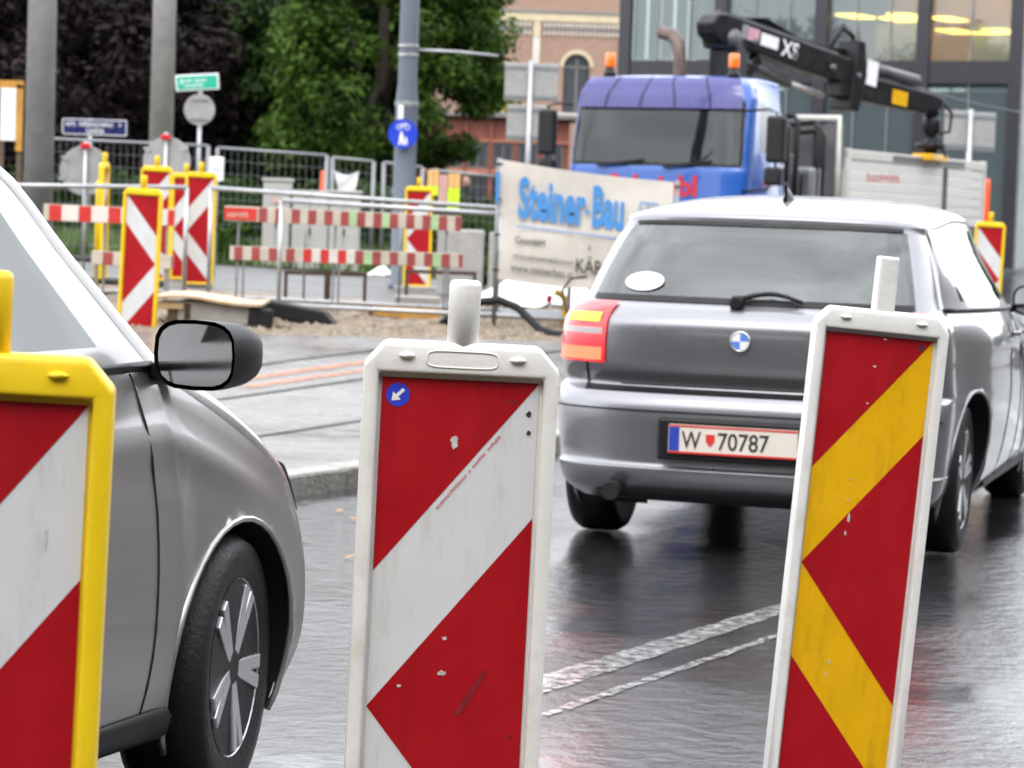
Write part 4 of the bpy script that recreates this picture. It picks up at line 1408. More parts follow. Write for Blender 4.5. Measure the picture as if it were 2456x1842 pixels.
barrier('galvanised tube barrier carrying the white company banner at one end', -2.02, 1.375, .46, 1.305, 23.75, .89, .86, (0, .74, 1))
barrier('galvanised tube barrier with red and white boards behind the silver turning car', -5.6, 1.40, -2.95, 1.462, 24.75, .95, .93)

def striped_board(label, x0, zc0, x1, zc1, y, h, period, duty=.5, new=(), green=(), start=0.0, cap=None):
    a, b = Vector((x0, y, zc0)), Vector((x1, y, zc1))
    t = thing('barrier_board', label, 'barrier board', a)
    d = (b - a)
    L = d.length
    ang = math.atan2(d.z, d.x)
    t.rotation_euler = (0, -ang, 0)
    MB().box((L / 2, 0, 0), (L, .022, h)).build('board', M['board_white'], t, bevel=.004)
    k = 0
    s = start
    while s < L - .01:
        e = min(L, s + period * duty)
        m = 'board_red_new' if any(p <= k <= q for p, q in new) else 'board_red'
        MB().box(((s + e) / 2, -.0125, 0), (e - s, .004, h - .008)).build('red_block', M[m], t)
        if any(p <= k <= q for p, q in new) or k in green:
            e2 = min(L, s + period)
            MB().box(((e + e2) / 2, -.0125, 0), (e2 - e - .004, .004, h - .008)).build('pale_block', M['board_green' if k in green else 'board_white_new'], t)
        s += period
        k += 1
    if cap:
        MB().box((cap / 2, -.016, 0), (cap, .006, h * .8)).build('red_plate', M['board_red_new'], t)
        mb = MB()
        glyphs(mb, .03, -.03, cap - .06, .05, 7, -.0195, 12)
        mb.build('plate_print', M['board_white'], t)
    for f in (.06, .47, .94):
        g0 = gz(x0 + d.x * f, y) + .06
        MB().bar((L * f, .022, h / 2), (L * f + .0, .022, g0 - zc0 - d.z * f), .02, .02).build('stake', M['galv_dark'], t)
    return t
striped_board('aged red and white barrier board with a bright red plate, upper of its pair', -2.545, 1.247, -.49, 1.226, 24.15, .132, .142, .5, green=(5, 7, 10), start=.30, cap=.28)
striped_board('aged red and white barrier board with a clean middle length, lower of its pair', -2.49, .905, -.466, .905, 24.15, .122, .150, .48, new=((4, 6),), green=(7, 11), start=.04)
striped_board('red and white barrier board with broad clean blocks behind the turning silver car', -4.15, 1.20, -3.0, 1.19, 24.35, .145, .26, .42, new=((0, 9),), start=.05)
striped_board('short aged red and white barrier board low beside the beacons', -3.72, .82, -3.0, .80, 24.35, .12, .2, .45, start=.1)

# company banner on its posts
BX0, BX1, BY = -.155, 1.325, 23.66
bn = thing('banner', 'white company banner with blue lettering hung on steel posts', 'banner', (BX0, BY, gz(0, BY) + .06))
bo = Vector(bn.location)
rows = []
for i in range(41):
    u = i / 40
    zt = 1.788 + (1.645 - 1.788) * u - .02 * math.sin(PI * u)
    zb = .775 + (.66 - .775) * u - .015 * math.sin(PI * u * 2)
    r_ = []
    for j in range(25):
        v = j / 24
        r_.append(Vector((BX0 + (BX1 - BX0) * u + .012 * math.sin(v * 5), BY + .010 * math.sin(u * 14 + v * 3) + .008 * math.sin(u * 5 - v * 9), zb + (zt - zb) * v)) - bo)
    rows.append(r_)
mb = MB(); mb.grid(rows)
cl = mb.build('cloth', M['banner'], bn, smooth=True)
for x, zt in ((BX0 - .02, 1.80), (BX1 + .02, 1.66)):
    MB().tube([(x - BX0, .02, zt - bo.z), (x - BX0, .02, 0)], .02, 10).build('post', M['galv_dark'], bn, smooth=True)
    for k in range(4):
        z = zt - .05 - k * .3 - bo.z
        MB().tube([(x - BX0 - .025, .0, z), (x - BX0 + .03, -.015, z)], .008, 6).build('tie', M['trim'], bn)
MB().box((-.025, -.02, 1.45 - bo.z + .1), (.03, .02, .26)).build('blue_tape', M['banner_blue'], bn)
sl = math.tan(R(-5.0))
def bmat(x, z):
    return Matrix(((1, 0, 0, x - bo.x), (0, 0, -1, -.028), (sl, 1, 0, z - bo.z), (0, 0, 0, 1)))
text_obj('blue_lettering', 'Steiner', .47, M['banner_blue'], cl, bmat(.0, 1.31), .017, xs=.42)
text_obj('blue_lettering', 'Bau', .47, M['banner_blue'], cl, bmat(.625, 1.258), .017, xs=.40)
MB().prism([(.575, 1.345), (.605, 1.342), (.605, 1.385), (.575, 1.388)], 0, .002, (-bo.x, -.03, -bo.z)).build('blue_dot', M['banner_blue'], cl)
MB().prism([(-.01, 1.222), (.93, 1.140), (.93, 1.150), (-.01, 1.232)], 0, .002, (-bo.x, -.03, -bo.z)).build('underline', M['banner_blue'], cl)
lg = MB()
for a, b, c, d in ((1.03, 1.19, 1.455, 1.47), (1.10, 1.112, 1.30, 1.455), (1.03, 1.04, 1.33, 1.45), (1.18, 1.19, 1.32, 1.44)):
    lg.prism([(a, c + (a - 1.03) * sl), (b, c + (b - 1.03) * sl), (b, d + (b - 1.03) * sl), (a, d + (a - 1.03) * sl)], 0, .002, (-bo.x, -.03, -bo.z))
lg.build('blue_emblem', M['banner_blue'], cl)
text_obj('small_print', 'GesmbH', .085, M['banner_dark'], cl, bmat(-.02, 1.085), .001, xs=.85)
mb = MB(); glyphs(mb, 0, 0, .52, .042, 26, 0, 14)
mb.v = [(p[0] - .03 - bo.x, -.03, p[2] + .955 + p[0] * sl - bo.z) for p in mb.v]
mb.build('small_print', M['banner_dark'], cl)
text_obj('small_print', 'www.steinerbau.at', .095, M['banner_dark'], cl, bmat(-.045, .845), .001, xs=.74)
text_obj('painted_word', 'KÄRNT', .17, M['plate_black'], cl, bmat(.50, .855), .002, xs=.72)
MB().prism([(.615, 1.035), (.625, 1.045), (.622, 1.085), (.612, 1.09)], 0, .002, (-bo.x, -.03, -bo.z)).build('painted_tick', M['plate_black'], cl)

# timber ramp, loose beams, trestles, shuttering, hose
rp = thing('timber_ramp', 'warped pale board laid over timbers and a grey block beside the road', 'ramp', (-2.44, 22.35, gz(-2.44, 22.35) + .06))
rows = []
for i in range(25):
    u = i / 24
    x = -.44 + .88 * u
    z = .235 + .022 * math.sin(u * 5.5) - .012 * u
    rows.append([(x, y, z + dz) for y, dz in ((-.34, -.02), (-.34, .0), (.35, .015), (.35, -.01))])
mb = MB(); mb.grid(rows); mb.add([rows[0][k] for k in range(4)] , [(0, 1, 2, 3)]); mb.add([rows[-1][k] for k in range(4)], [(0, 1, 2, 3)])
mb.build('warped_board', M['wood'], rp, smooth=False)
MB().box((.07, 0, .10), (.62, .55, .22)).build('grey_block', M['concrete'], rp, bevel=.015)
MB().box((-.30, .0, .165), (.22, .6, .05)).build('timber', M['wood'], rp, bevel=.006)
MB().box((-.27, -.02, .07), (.10, .5, .14)).build('timber', M['wood_dark'], rp, bevel=.006)
MB().box((-.16, -.26, .09), (.05, .05, .19)).build('timber', M['rust'], rp, bevel=.006)

def loose(name, label, cat, c, d, rot, m, bev=.012):
    x, y, z = c
    t = MB().box((0, 0, 0), d).build(name, M[m], bevel=bev, loc=c, rot=rot)
    return tag(t, label, cat)
bm_ = MB()
bm_.prism([(-.36, -.06), (.36, -.06), (.36, -.03), (.22, .07), (-.36, .07)], -.11, .11)
tag(bm_.build('rubber_wedge', M['rubber'], bevel=.015, loc=(-1.79, 22.95, gz(-1.79, 22.95) + .15), rot=(0, R(9), R(-6))), 'long black rubber wedge with a slanted end lying by the trench', 'wedge')
loose('rubber_block', 'square black rubber block beside the timber ramp', 'block', (-2.03, 22.15, gz(-2.03, 22.15) + .155), (.20, .2, .18), (0, R(6), R(12)), 'rubber', .02)
def trestle(label, x, y, w, h, yaw):
    t = thing('steel_trestle', label, 'trestle', (x, y, gz(x, y) + .06), R(yaw))
    MB().bar((0, 0, h), (w, 0, h), .035, .035).build('crossbar', M['rust'], t)
    for px in (0.0175, w - .0175):
        MB().bar((px, 0, h - .018), (px, 0, 0), .032, .032).build('leg', M['rust'], t)
        MB().bar((px, -.16, .015), (px, .16, .015), .03, .03).build('foot', M['rust'], t)
trestle('rusty steel trestle frame standing by the trench beside the rubber wedge', -2.10, 25.2, .40, .30, 3)
trestle('rusty steel trestle frame overlapping the end of its twin', -1.70, 25.05, .36, .32, 2)
trestle('wide rusty steel trestle frame in front of the beacon on the block', -1.02, 25.6, .66, .36, -2)
sp_ = thing('shuttering_panel', 'orange-brown shuttering panel lining the trench edge', 'panel', (-.92, 24.25, gz(-.92, 24.25) + .05), R(1))
for k in range(3):
    MB().box((-.22 + k * .205, 0, .055), (.20, .03, .125)).build('board', M['shutter'], sp_, bevel=.004)
for k in (-.335, .31):
    MB().box((k, -.012, .05), (.035, .05, .16)).build('batten', M['rust'], sp_)
tag(MB().tube([(-.62, 23.5, .37), (-.48, 23.48, .48), (-.32, 23.45, .575), (-.13, 23.4, .60), (.02, 23.35, .545), (.13, 23.3, .45), (.22, 23.2, .37), (.34, 23.0, .345), (.6, 22.9, .345)], .034, 12).build('hose', M['rubber'], smooth=True), 'thick black hose arching out of the trench', 'hose')
tag(MB().tube([(.50, 23.4, .42), (.43, 23.45, .55), (.40, 23.5, .70), (.47, 23.55, .80), (.6, 23.5, .82)], .012, 8).build('rusty_bar', M['rust'], smooth=True), 'bent rusty reinforcing bar standing beside the black hose', 'bar')
yf = thing('pipe_fitting', 'yellow pipe elbow with a red cap lying under the banner', 'pipe fitting', (.36, 23.9, gz(.36, 23.9) + .12))
MB().tube([(-.02, 0, .28), (.03, 0, .27), (.07, 0, .22), (.08, 0, .10), (.06, 0, 0)], .03, 10).build('elbow', M['yellow_part'], yf, smooth=True)
MB().tube([(-.07, 0, .19), (-.06, 0, .25)], .025, 10).build('cap', M['reflector_red'], yf)
for k, (x, y, L, r_, a) in enumerate(((.02, 24.3, .95, .05, 2), (.10, 24.5, .8, .06, -4))):
    tag(MB().tube([(-L / 2, 0, 0), (L / 2, 0, 0)], r_, 12).build('steel_pipe', M['galv_dark'], smooth=True, loc=(x, y, gz(x, y) + .08 + r_), rot=(0, 0, R(a))), ('thinner' if k == 0 else 'thicker') + ' grey steel pipe lying in the trench under the banner', 'pipe')
loose('foundation_block', 'dark concrete block standing among the trestles', 'block', (-.89, 25.35, gz(-.89, 25.35) + .13), (.42, .3, .16), (0, 0, R(2)), 'concrete')
loose('beacon_block', 'flat concrete block under the beacon by the blue-grey pole', 'block', (-1.10, 31.0, gz(-1.1, 31) + .055), (.5, .4, .1), (0, 0, 0), 'concrete')
for k, (x, w, lb) in enumerate(((-.60, .52, 'pale concrete block next to the beacon on a block'), (-.02, .58, 'pale concrete block whose face shows beside the banner post'), (.65, .70, 'pale concrete block mostly behind the banner'))):
    tag(MB().box((0, 0, 0), (w - .02, .5, .72)).build('concrete_block', M['concrete'], bevel=.025, loc=(x, 30.0, gz(x, 30) + .36 + .055)), lb, 'concrete block')
# crumpled white sheet
rr = random.Random(4)
hts = [[max(0, .40 * math.exp(-((i - 14) / 8) ** 2 - ((j - 7) / 4.5) ** 2) + rr.uniform(-.03, .03)) for i in range(29)] for j in range(15)]
mb = MB()
mb.grid([[(-.65 + .065 * i, 27.4 + .09 * j, gz(0, 28) + .06 + hts[j][i]) for i in range(29)] for j in range(15)])
tag(mb.build('white_sheet', M['tarp_white'], smooth=True), 'crumpled white plastic sheet heaped below the banner', 'plastic sheet')
mb = MB()
mb.grid([[(-1.95 + .04 * i, 36.0 + .06 * j, gz(-1.8, 36) + .062 + max(0, .13 * math.exp(-((i - 5) / 3) ** 2 - ((j - 3) / 2.) ** 2) + rr.uniform(-.012, .012))) for i in range(12)] for j in range(8)])
tag(mb.build('white_sack', M['tarp_white'], smooth=True), 'small white sack lying on the grass edge by the cabinets', 'sack')

# switch cabinets
for x, w, h, lb in ((-3.19, .36, 1.13, 'tallest grey switch cabinet with a sticker'), (-2.74, .48, 1.0, 'grey switch cabinet between two others'), (-2.29, .40, 1.03, 'grey switch cabinet at the end of the row by the pole')):
    y = 36.9
    t = thing('switch_cabinet', lb, 'cabinet', (x, y, gz(x, y) + .065))
    MB().box((0, 0, h / 2), (w, .34, h)).build('housing', M['cabinet'], t, bevel=.012)
    MB().box((0, 0, h + .02), (w + .04, .38, .04)).build('cap', M['cabinet'], t, bevel=.01)
    for k in range(2):
        MB().box((-w / 4 + k * w / 2, -.176, h / 2 + .03), (w / 2 - .02, .012, h - .2)).build('door', M['cabinet'], t, bevel=.004)
    MB().box((0, -.186, h * .5), (.02, .012, .09)).build('lock', M['trim'], t)
    if h > 1.1: MB().box((.0, -.19, h * .78), (.09, .004, .07)).build('sticker', M['rose'], t)

# poles
def conc_pole(label, x, y, r0, r1, h):
    t = MB().lathe([(r0, 0), (r1, h)], n=28).build('concrete_pole', M['concrete_pole'], smooth=True, loc=(x, y, gz(x, y) + .05))
    return tag(t, label, 'pole')
conc_pole('round grey concrete pole rising beside the blue street name sign', -6.04, 35.0, .19, .155, 9)
conc_pole('round grey concrete pole behind the round sign backs', -5.80, 45.0, .20, .165, 10)
bp = thing('steel_pole', 'blue-grey steel pole carrying a round blue cycle and footway sign', 'pole', (-1.285, 31.2, gz(-1.285, 31.2) + .05))
MB().lathe([(.15, 0), (.15, .06), (.125, .08), (.125, 2.00), (.125, 2.10), (.118, 2.18), (.106, 2.30), (.104, 5), (.10, 9)], n=28).build('shaft', M['steel_blue'], bp, smooth=True)
for z in (2.62, 2.72): MB().lathe([(.110, z - .015), (.115, z - .01), (.115, z + .01), (.110, z + .015)], n=24).build('clamp', M['galv'], bp)
MB().lathe([(.13, 2.04), (.134, 2.05), (.134, 2.09), (.13, 2.10)], n=24).build('collar', M['galv_dark'], bp)
MB().tube([(.10, 0, 2.68), (.55, .1, 2.68), (1.0, .3, 2.66)], .016, 8).build('stay_rod', M['galv'], bp, smooth=True)
MB().box((-.06, -.128, 1.98), (.06, .01, .16)).build('paper_notice', M['white'], bp)

def disc(r, n, y, cx=0, cz=0, th=.004):
    mb = MB()
    return mb.prism(ellipse(r, r, n, cx, cz), y, y + th)
def rings(mb, cx, cz, r, w, y, n=18):
    vs = [(cx + rr_ * math.cos(2 * PI * i / n), y, cz + rr_ * math.sin(2 * PI * i / n)) for rr_ in (r - w, r) for i in range(n)]
    return mb.add(vs, [(i, (i + 1) % n, n + (i + 1) % n, n + i) for i in range(n)])
def stroke(mb, a, b, w, y):
    a, b = Vector((a[0], 0, a[1])), Vector((b[0], 0, b[1]))
    d = (b - a).normalized()
    s = Vector((-d.z, 0, d.x)) * w / 2
    return mb.add([(p.x, y, p.z) for p in (a - s, b - s, b + s, a + s)], [(0, 1, 2, 3)])
sg = thing('cycle_footway_sign', 'round blue sign with white bicycle above a walking adult and child', 'sign', (-1.31, 31.0, 2.165))
disc(.165, 36, 0).build('plate', M['sign_blue'], sg)
mb = MB()
for cx in (-.045, .045): rings(mb, cx, .075, .032, .007, -.002)
for a, b in (((-.045, .075), (-.015, .115)), ((-.015, .115), (.03, .115)), ((.03, .115), (.045, .075)), ((-.015, .115), (.0, .075)), ((.0, .075), (.03, .115)), ((-.045, .075), (.0, .075)), ((.03, .115), (.025, .135))):
    stroke(mb, a, b, .006, -.003)
mb.build('bicycle_symbol', M['white'], sg)
mb = MB()
for cx, cz, k in ((-.015, -.05, 1.0), (.035, -.078, .62)):
    mb.add([(cx + a * k, -.002, cz + b * k) for a, b in ellipse(.014, .014, 14, 0, .062)], [tuple(range(14))])
    mb.add([(cx + a * k, -.002, cz + b * k) for a, b in ((-.018, .044), (.018, .044), (.024, -.01), (.03, -.075), (.012, -.075), (.002, -.02), (-.014, -.075), (-.032, -.075), (-.022, -.01))], [tuple(range(9))])
mb.build('walker_symbol', M['white'], sg)

sn = thing('street_name_sign', 'dark blue street name plate with white lettering on its own post', 'sign', (-6.42, 42, gz(-6, 42) + .07))
zc = 2.386 - sn.location.z
MB().box((0, 0, zc), (.99, .02, .245)).build('plate', M['street_blue'], sn, bevel=.01)
mb = MB()
for a, b, c, d in ((-.485, .485, .105, .117), (-.485, .485, -.117, -.105), (-.485, -.473, -.117, .117), (.473, .485, -.117, .117)):
    mb.add([(a, -.0115, zc + c), (b, -.0115, zc + c), (b, -.0115, zc + d), (a, -.0115, zc + d)], [(0, 1, 2, 3)])
glyphs(mb, -.43, zc + .01, .84, .078, 21, -.0115, 40, .22)
glyphs(mb, -.12, zc - .085, .27, .075, 7, -.0115, 41, .22)
mb.build('white_lettering', M['white'], sn)
MB().tube([(-.07, .03, 0), (-.07, .03, zc + .13)], .03, 10).build('post', M['galv'], sn, smooth=True)

gs = thing('green_direction_sign', 'small tilted green direction sign above a round sign back', 'sign', (-4.96, 43, gz(-5, 43) + .07))
zb = gs.location.z
MB().tube([(0, .04, 0), (0, .04, 3.16 - zb)], .03, 10).build('post', M['galv'], gs, smooth=True)
rt = Matrix.Rotation(R(-5), 3, 'Y')
MB().box((-.05, 0, 3.155 - zb), (.67, .02, .25), rt).build('border', M['white'], gs, bevel=.02)
MB().box((-.05, -.012, 3.155 - zb), (.62, .006, .20), rt).build('green_face', M['sign_green'], gs)
mb = MB()
glyphs(mb, -.22, .012, .36, .05, 11, -.016, 60)
glyphs(mb, -.22, -.062, .30, .05, 9, -.016, 61)
mb.add([(-.27, -.016, -.02), (-.25, -.016, -.02), (-.25, -.016, .03), (-.235, -.016, .03), (-.26, -.016, .07), (-.285, -.016, .03), (-.27, -.016, .03)], [tuple(range(7))])
mb.v = [tuple((rt @ Vector(p)) + Vector((-.03, 0, 3.155 - zb))) for p in mb.v]
mb.build('white_lettering', M['white'], gs)
rb = thing('round_sign', 'small round sign seen from behind under the green direction sign', 'sign', (-4.96, 42.95, 2.737))
disc(.24, 32, 0, th=.015).build('plate', M['alu'], rb)
for z in (-.15, .15): MB().box((0, -.01, z), (.26, .02, .035)).build('clamp', M['galv_dark'], rb)

def round_back(label, x, y, zc, yaw):
    t = thing('round_sign', label, 'sign', (x, y, gz(x, y) + .06), R(yaw))
    z = zc - t.location.z
    disc(.305, 40, 0, 0, z, .02).build('plate', M['alu'], t, bevel=.005)
    MB().tube([(0, -.03, 0), (0, -.03, z + .36)], .025, 10).build('post', M['galv'], t, smooth=True)
    MB().box((0, -.05, z + .30), (.12, .04, .07)).build('red_cap', M['reflector_red'], t, bevel=.012)
    MB().box((0, -.02, .03), (.5, .5, .06)).build('foot', M['foot'], t, bevel=.015)
    for a in (35, 150, 200):
        MB().box((.29 * math.cos(R(a)), -.012, z + .29 * math.sin(R(a))), (.09, .012, .035), Matrix.Rotation(R(-a), 3, 'Y')).build('clip', M['galv'], t)
round_back('big round sign seen from behind in front of the street name plate', -5.30, 34, 1.66, 6)
round_back('big round sign seen from behind in front of the concrete pole', -4.31, 34, 1.80, -12)

def sign_rack(label, x, y, panels, z_top, dx=0):
    t = thing('traffic_sign', label, 'sign', (x, y, gz(x, y)))
    MB().tube([(0, 0, 0), (0, 0, z_top - t.location.z)], .045, 12).build('post', M['galv'], t, smooth=True)
    for a, b, c, d in panels:
        MB().box(((a + b) / 2, .06, (c + d) / 2 - t.location.z), (b - a, .02, d - c)).build('panel', M['alu'], t, bevel=.01)
        for z in (c + .08, d - .08):
            MB().box(((a + b) / 2, .035, z - t.location.z), (b - a, .025, .05)).build('stiffener', M['galv_dark'], t)
sign_rack('two rectangular sign backs stacked on a post before the brick building', .14, 50, ((-.46, .50, 3.32, 4.0), (-.40, .36, 2.60, 3.25)), 4.05)
sign_rack('pair of rectangular sign backs side by side beyond the lorry bed', 8.05, 50, ((-.46, -.01, 2.72, 3.42), (.01, .46, 2.70, 3.40)), 3.45)
MB_m = MB().lathe([(.03, 0), (.03, .62), (.02, .64)], n=12).build('marker_post', M['orange_marker'], smooth=True, loc=(4.98, 29.6, gz(5, 29.6) + 1.03))
MB_m.location.z = gz(5, 29.6)
MB_m.data.transform(Matrix.Diagonal((1, 1, 2.62, 1)))
tag(MB_m, 'thin orange-red marker post behind the beacon at the lorry tail', 'post')

# mesh fence panels
def fence(label, x0, x1, z0, z1, y0, y1):
    t = thing('mesh_fence', label, 'fence', (x0, y0, gz(x0, y0) + .06))
    o = Vector(t.location)
    a, b = Vector((x0, y0, z0)) - o, Vector((x1, y1, z1)) - o
    ga, gb = Vector((a.x, a.y, 0)), Vector((b.x, b.y, gz(x1, y1) + .06 - o.z))
    MB().tube([a, b], .021, 8).build('top_rail', M['galv_dark'], t, smooth=True)
    MB().tube([ga + Vector((0, 0, .12)), gb + Vector((0, 0, .12))], .021, 8).build('bottom_rail', M['galv_dark'], t, smooth=True)
    for p, q in ((a, ga), (b, gb)):
        MB().tube([p, q], .028, 8).build('post', M['galv_dark'], t, smooth=True)
        MB().box((q.x, q.y, .05), (.25, .6, .12)).build('foot', M['concrete'], t, bevel=.015)
    L = (b - a).length
    mb = MB()
    n = int(L / .09)
    for i in range(1, n):
        f = i / n
        mb.tube([a.lerp(b, f), (ga.lerp(gb, f)) + Vector((0, 0, .12))], .0025, 3, False)
    for k in range(1, 9):
        mb.tube([a.lerp(ga, k / 9), b.lerp(gb, k / 9)], .0025, 3, False)
    w = mb.build('wire_mesh', M['galv_dark'], t)
    w['kind'] = 'stuff'
fence('wire mesh fence panel behind the street name sign and round signs', -6.5, -4.14, 2.10, 2.07, 37.2, 37.0)
fence('wire mesh fence panel between the green sign and the cabinets', -4.08, -2.61, 2.06, 2.01, 37.6, 37.7)
fence('narrow wire mesh fence panel behind the end cabinet', -2.55, -1.99, 1.99, 1.955, 38.0, 38.0)
fence('wire mesh fence panel directly behind the blue-grey pole', -1.86, -1.33, 1.95, 1.90, 38.2, 38.2)
fence('wire mesh fence panel with cloths hung on it before the red building', -1.20, -.28, 1.86, 1.80, 37.6, 37.4)
def cloth(label, x0, x1, z_top, parts, y=37.3):
    t = thing('hung_cloth', label, 'cloth', (x0, y, parts[-1][1]))
    for k, (z1, z0, m) in enumerate(parts):
        rows = [[((x1 - x0) * i / 8, .012 * math.sin(i * 1.4 + k), z - t.location.z) for i in range(9)] for z in (z0, (z0 + z1) / 2, z1)]
        mb = MB(); mb.grid(rows)
        mb.build('panel', M[m], t, smooth=True)
cloth('shorter orange cloth with neon yellow hem hung on the mesh fence', -1.23, -1.08, 1.9, ((1.86, 1.65, 'tan'), (1.648, 1.52, 'neon')))
cloth('longer orange cloth with deep neon yellow hem hung on the mesh fence', -.955, -.79, 1.85, ((1.82, 1.63, 'tan'), (1.628, 1.33, 'neon')))
cloth('rose coloured cloth hung between the two orange cloths', -1.07, -.965, 1.85, ((1.80, 1.60, 'rose'), (1.598, 1.42, 'rose')))

# fallen leaves by the kerb
M['leaf_dry'] = mat('dry_leaf', (0.30, 0.16, 0.06), 0.6, var=0.4)
for (x, y, a) in ((-.82, 11.1, 20), (-.74, 12.2, 80), (-.92, 12.5, 10), (-.66, 11.9, 130), (-.60, 10.6, 60)):
    t = MB().add([(-.035, 0, .004), (-.01, -.016, .010), (.03, -.004, .016), (.012, .017, .012), (-.015, .012, .006)], [(0, 1, 2, 3, 4)]).build('fallen_leaf', M['leaf_dry'], loc=(x, y, gz(x, y) + .003), rot=(0, 0, R(a)))
    tag(t, 'small dry brown leaf lying on the wet road by the kerb', 'leaf', 'fallen leaves by the kerb')

# ------------------------------------------------------------------ trees and hedge
def leaf_mat(name, c1, c2, trans=0.3, rough=0.5):
    m = bpy.data.materials.new(name)
    m.use_nodes = True
    nt = m.node_tree
    bs = nt.nodes['Principled BSDF']
    ge = nd(nt, 'ShaderNodeNewGeometry')
    mx = nd(nt, 'ShaderNodeMix', data_type='RGBA')
    mx.inputs[6].default_value = (*c1, 1)
    mx.inputs[7].default_value = (*c2, 1)
    tc = nd(nt, 'ShaderNodeTexCoord')
    no = nd(nt, 'ShaderNodeTexNoise')
    no.inputs['Scale'].default_value = 0.9
    nt.links.new(tc.outputs['Object'], no.inputs['Vector'])
    av = nd(nt, 'ShaderNodeMath', operation='MULTIPLY_ADD')
    nt.links.new(no.outputs['Fac'], av.inputs[0])
    av.inputs[1].default_value = 1.6
    sb = nd(nt, 'ShaderNodeMath', operation='MULTIPLY_ADD')
    nt.links.new(ge.outputs['Random Per Island'], sb.inputs[0])
    sb.inputs[1].default_value = 0.6
    sb.inputs[2].default_value = -0.6
    nt.links.new(sb.outputs[0], av.inputs[2])
    av.use_clamp = True
    nt.links.new(av.outputs[0], mx.inputs[0])
    nt.links.new(mx.outputs[2], bs.inputs['Base Color'])
    bs.inputs['Roughness'].default_value = rough
    bs.inputs['Specular IOR Level'].default_value = 0.12
    tr = nd(nt, 'ShaderNodeBsdfTranslucent')
    nt.links.new(mx.outputs[2], tr.inputs[0])
    ms = nd(nt, 'ShaderNodeMixShader')
    ms.inputs[0].default_value = trans
    nt.links.new(bs.outputs[0], ms.inputs[1])
    nt.links.new(tr.outputs[0], ms.inputs[2])
    nt.links.new(ms.outputs[0], nt.nodes['Material Output'].inputs[0])
    return m
M['leaf_green'] = leaf_mat('green_leaves', (0.010, 0.030, 0.006), (0.095, 0.17, 0.024), 0.35)
M['leaf_deep'] = leaf_mat('deep_green_leaves', (0.014, 0.032, 0.009), (0.045, 0.085, 0.018), 0.25)
M['leaf_copper'] = leaf_mat('copper_beech_leaves', (0.005, 0.004, 0.006), (0.026, 0.016, 0.016), 0.08, 0.6)
M['leaf_yellow'] = leaf_mat('yellow_green_leaves', (0.15, 0.20, 0.02), (0.42, 0.40, 0.03), 0.3)
M['bark'] = mat('bark', (0.05, 0.04, 0.03), 0.8, var=0.4, vscale=8, bump=0.6, bscale=20)

def leaves(r, clumps, per, size, flat=0.6):
    """r: generator; clumps: array of (x,y,z,rad)"""
    cs = np.repeat(np.asarray(clumps, float), per, axis=0)
    n = len(cs)
    d = r.normal(size=(n, 3))
    d /= np.linalg.norm(d, axis=1)[:, None]
    rad = cs[:, 3] * r.uniform(.25, 1.0, n) ** .6
    p = cs[:, :3] + d * rad[:, None] * np.array([1, 1, .75])
    nrm = d + r.normal(size=(n, 3)) * flat + np.array([0, 0, .5])
    nrm /= np.linalg.norm(nrm, axis=1)[:, None]
    t = np.cross(nrm, r.normal(size=(n, 3)))
    t /= np.linalg.norm(t, axis=1)[:, None] + 1e-9
    b = np.cross(nrm, t)
    s = size * r.uniform(.6, 1.3, n)[:, None]
    v = np.stack([p - t * s, p + b * s * .5 + t * s * .1, p + t * s - nrm * s * .2, p - b * s * .5 + t * s * .1], 1).reshape(-1, 3)
    return v, np.arange(n * 4).reshape(n, 4)

def quads_mesh(name, v, f, m):
    me = bpy.data.meshes.new(name)
    me.vertices.add(len(v)); me.vertices.foreach_set('co', v.astype(np.float32).ravel())
    me.loops.add(f.size); me.loops.foreach_set('vertex_index', f.astype(np.int32).ravel())
    me.polygons.add(len(f)); me.polygons.foreach_set('loop_start', (np.arange(len(f)) * 4).astype(np.int32))
    me.update(); me.validate()
    me.materials.append(m)
    return me

def tree(name, label, x, y, cz, rx, ry, rz, m, n_cl, per, size, seed, cr=(.45, 1.0), shell=.45, trunk_r=.25, zmin=None):
    r = np.random.default_rng(seed)
    t = thing(name, label, 'tree', (x, y, gz(x, y)))
    z0 = t.location.z
    cl = []
    while len(cl) < n_cl:
        d = r.normal(size=3); d /= np.linalg.norm(d)
        k = r.uniform(shell, 1.0) ** .7
        # lobed outline
        lob = 1 + .16 * math.sin(3 * math.atan2(d[1], d[0]) + seed) + .12 * math.sin(5 * d[2] + seed * 2)
        px, py, pz = d[0] * rx * k * lob, d[1] * ry * k * lob, cz + d[2] * rz * k * lob
        if zmin is not None and pz < zmin: continue
        cl.append((px, py, pz - z0, r.uniform(*cr)))
    v, f = leaves(r, cl, per, size)
    link('crown', quads_mesh('crown', v, f, M[m]), t)
    mb = MB()
    hz = cz - z0
    mb.tube([(0, 0, -.1), (.03, 0, .6), (-.03, .05, hz * .5), (.05, 0, hz), (0, 0, hz + rz * .7)], [trunk_r * 1.3, trunk_r, trunk_r * .8, trunk_r * .5, .04], 10)
    for k in range(9):
        c = cl[(k * 37) % n_cl]
        a = Vector((0, 0, hz * r.uniform(.45, .95)))
        e = Vector(c[:3])
        mb.tube([a, a.lerp(e, .5) + Vector((0, 0, .3)), e], [trunk_r * .4, trunk_r * .25, .02], 6)
    mb.build('trunk', M['bark'], t, smooth=True)
    return t
tree('copper_beech', 'dark copper-leaved tree rising behind the blue street name sign', -9.6, 57, 4.0, 4.6, 3.5, 3.7, 'leaf_copper', 330, 170, .10, 11, zmin=.9)
tree('copper_beech', 'dark copper-leaved tree behind the green direction sign', -5.7, 60, 4.0, 2.7, 3.0, 3.7, 'leaf_copper', 260, 170, .10, 12, zmin=1.2)
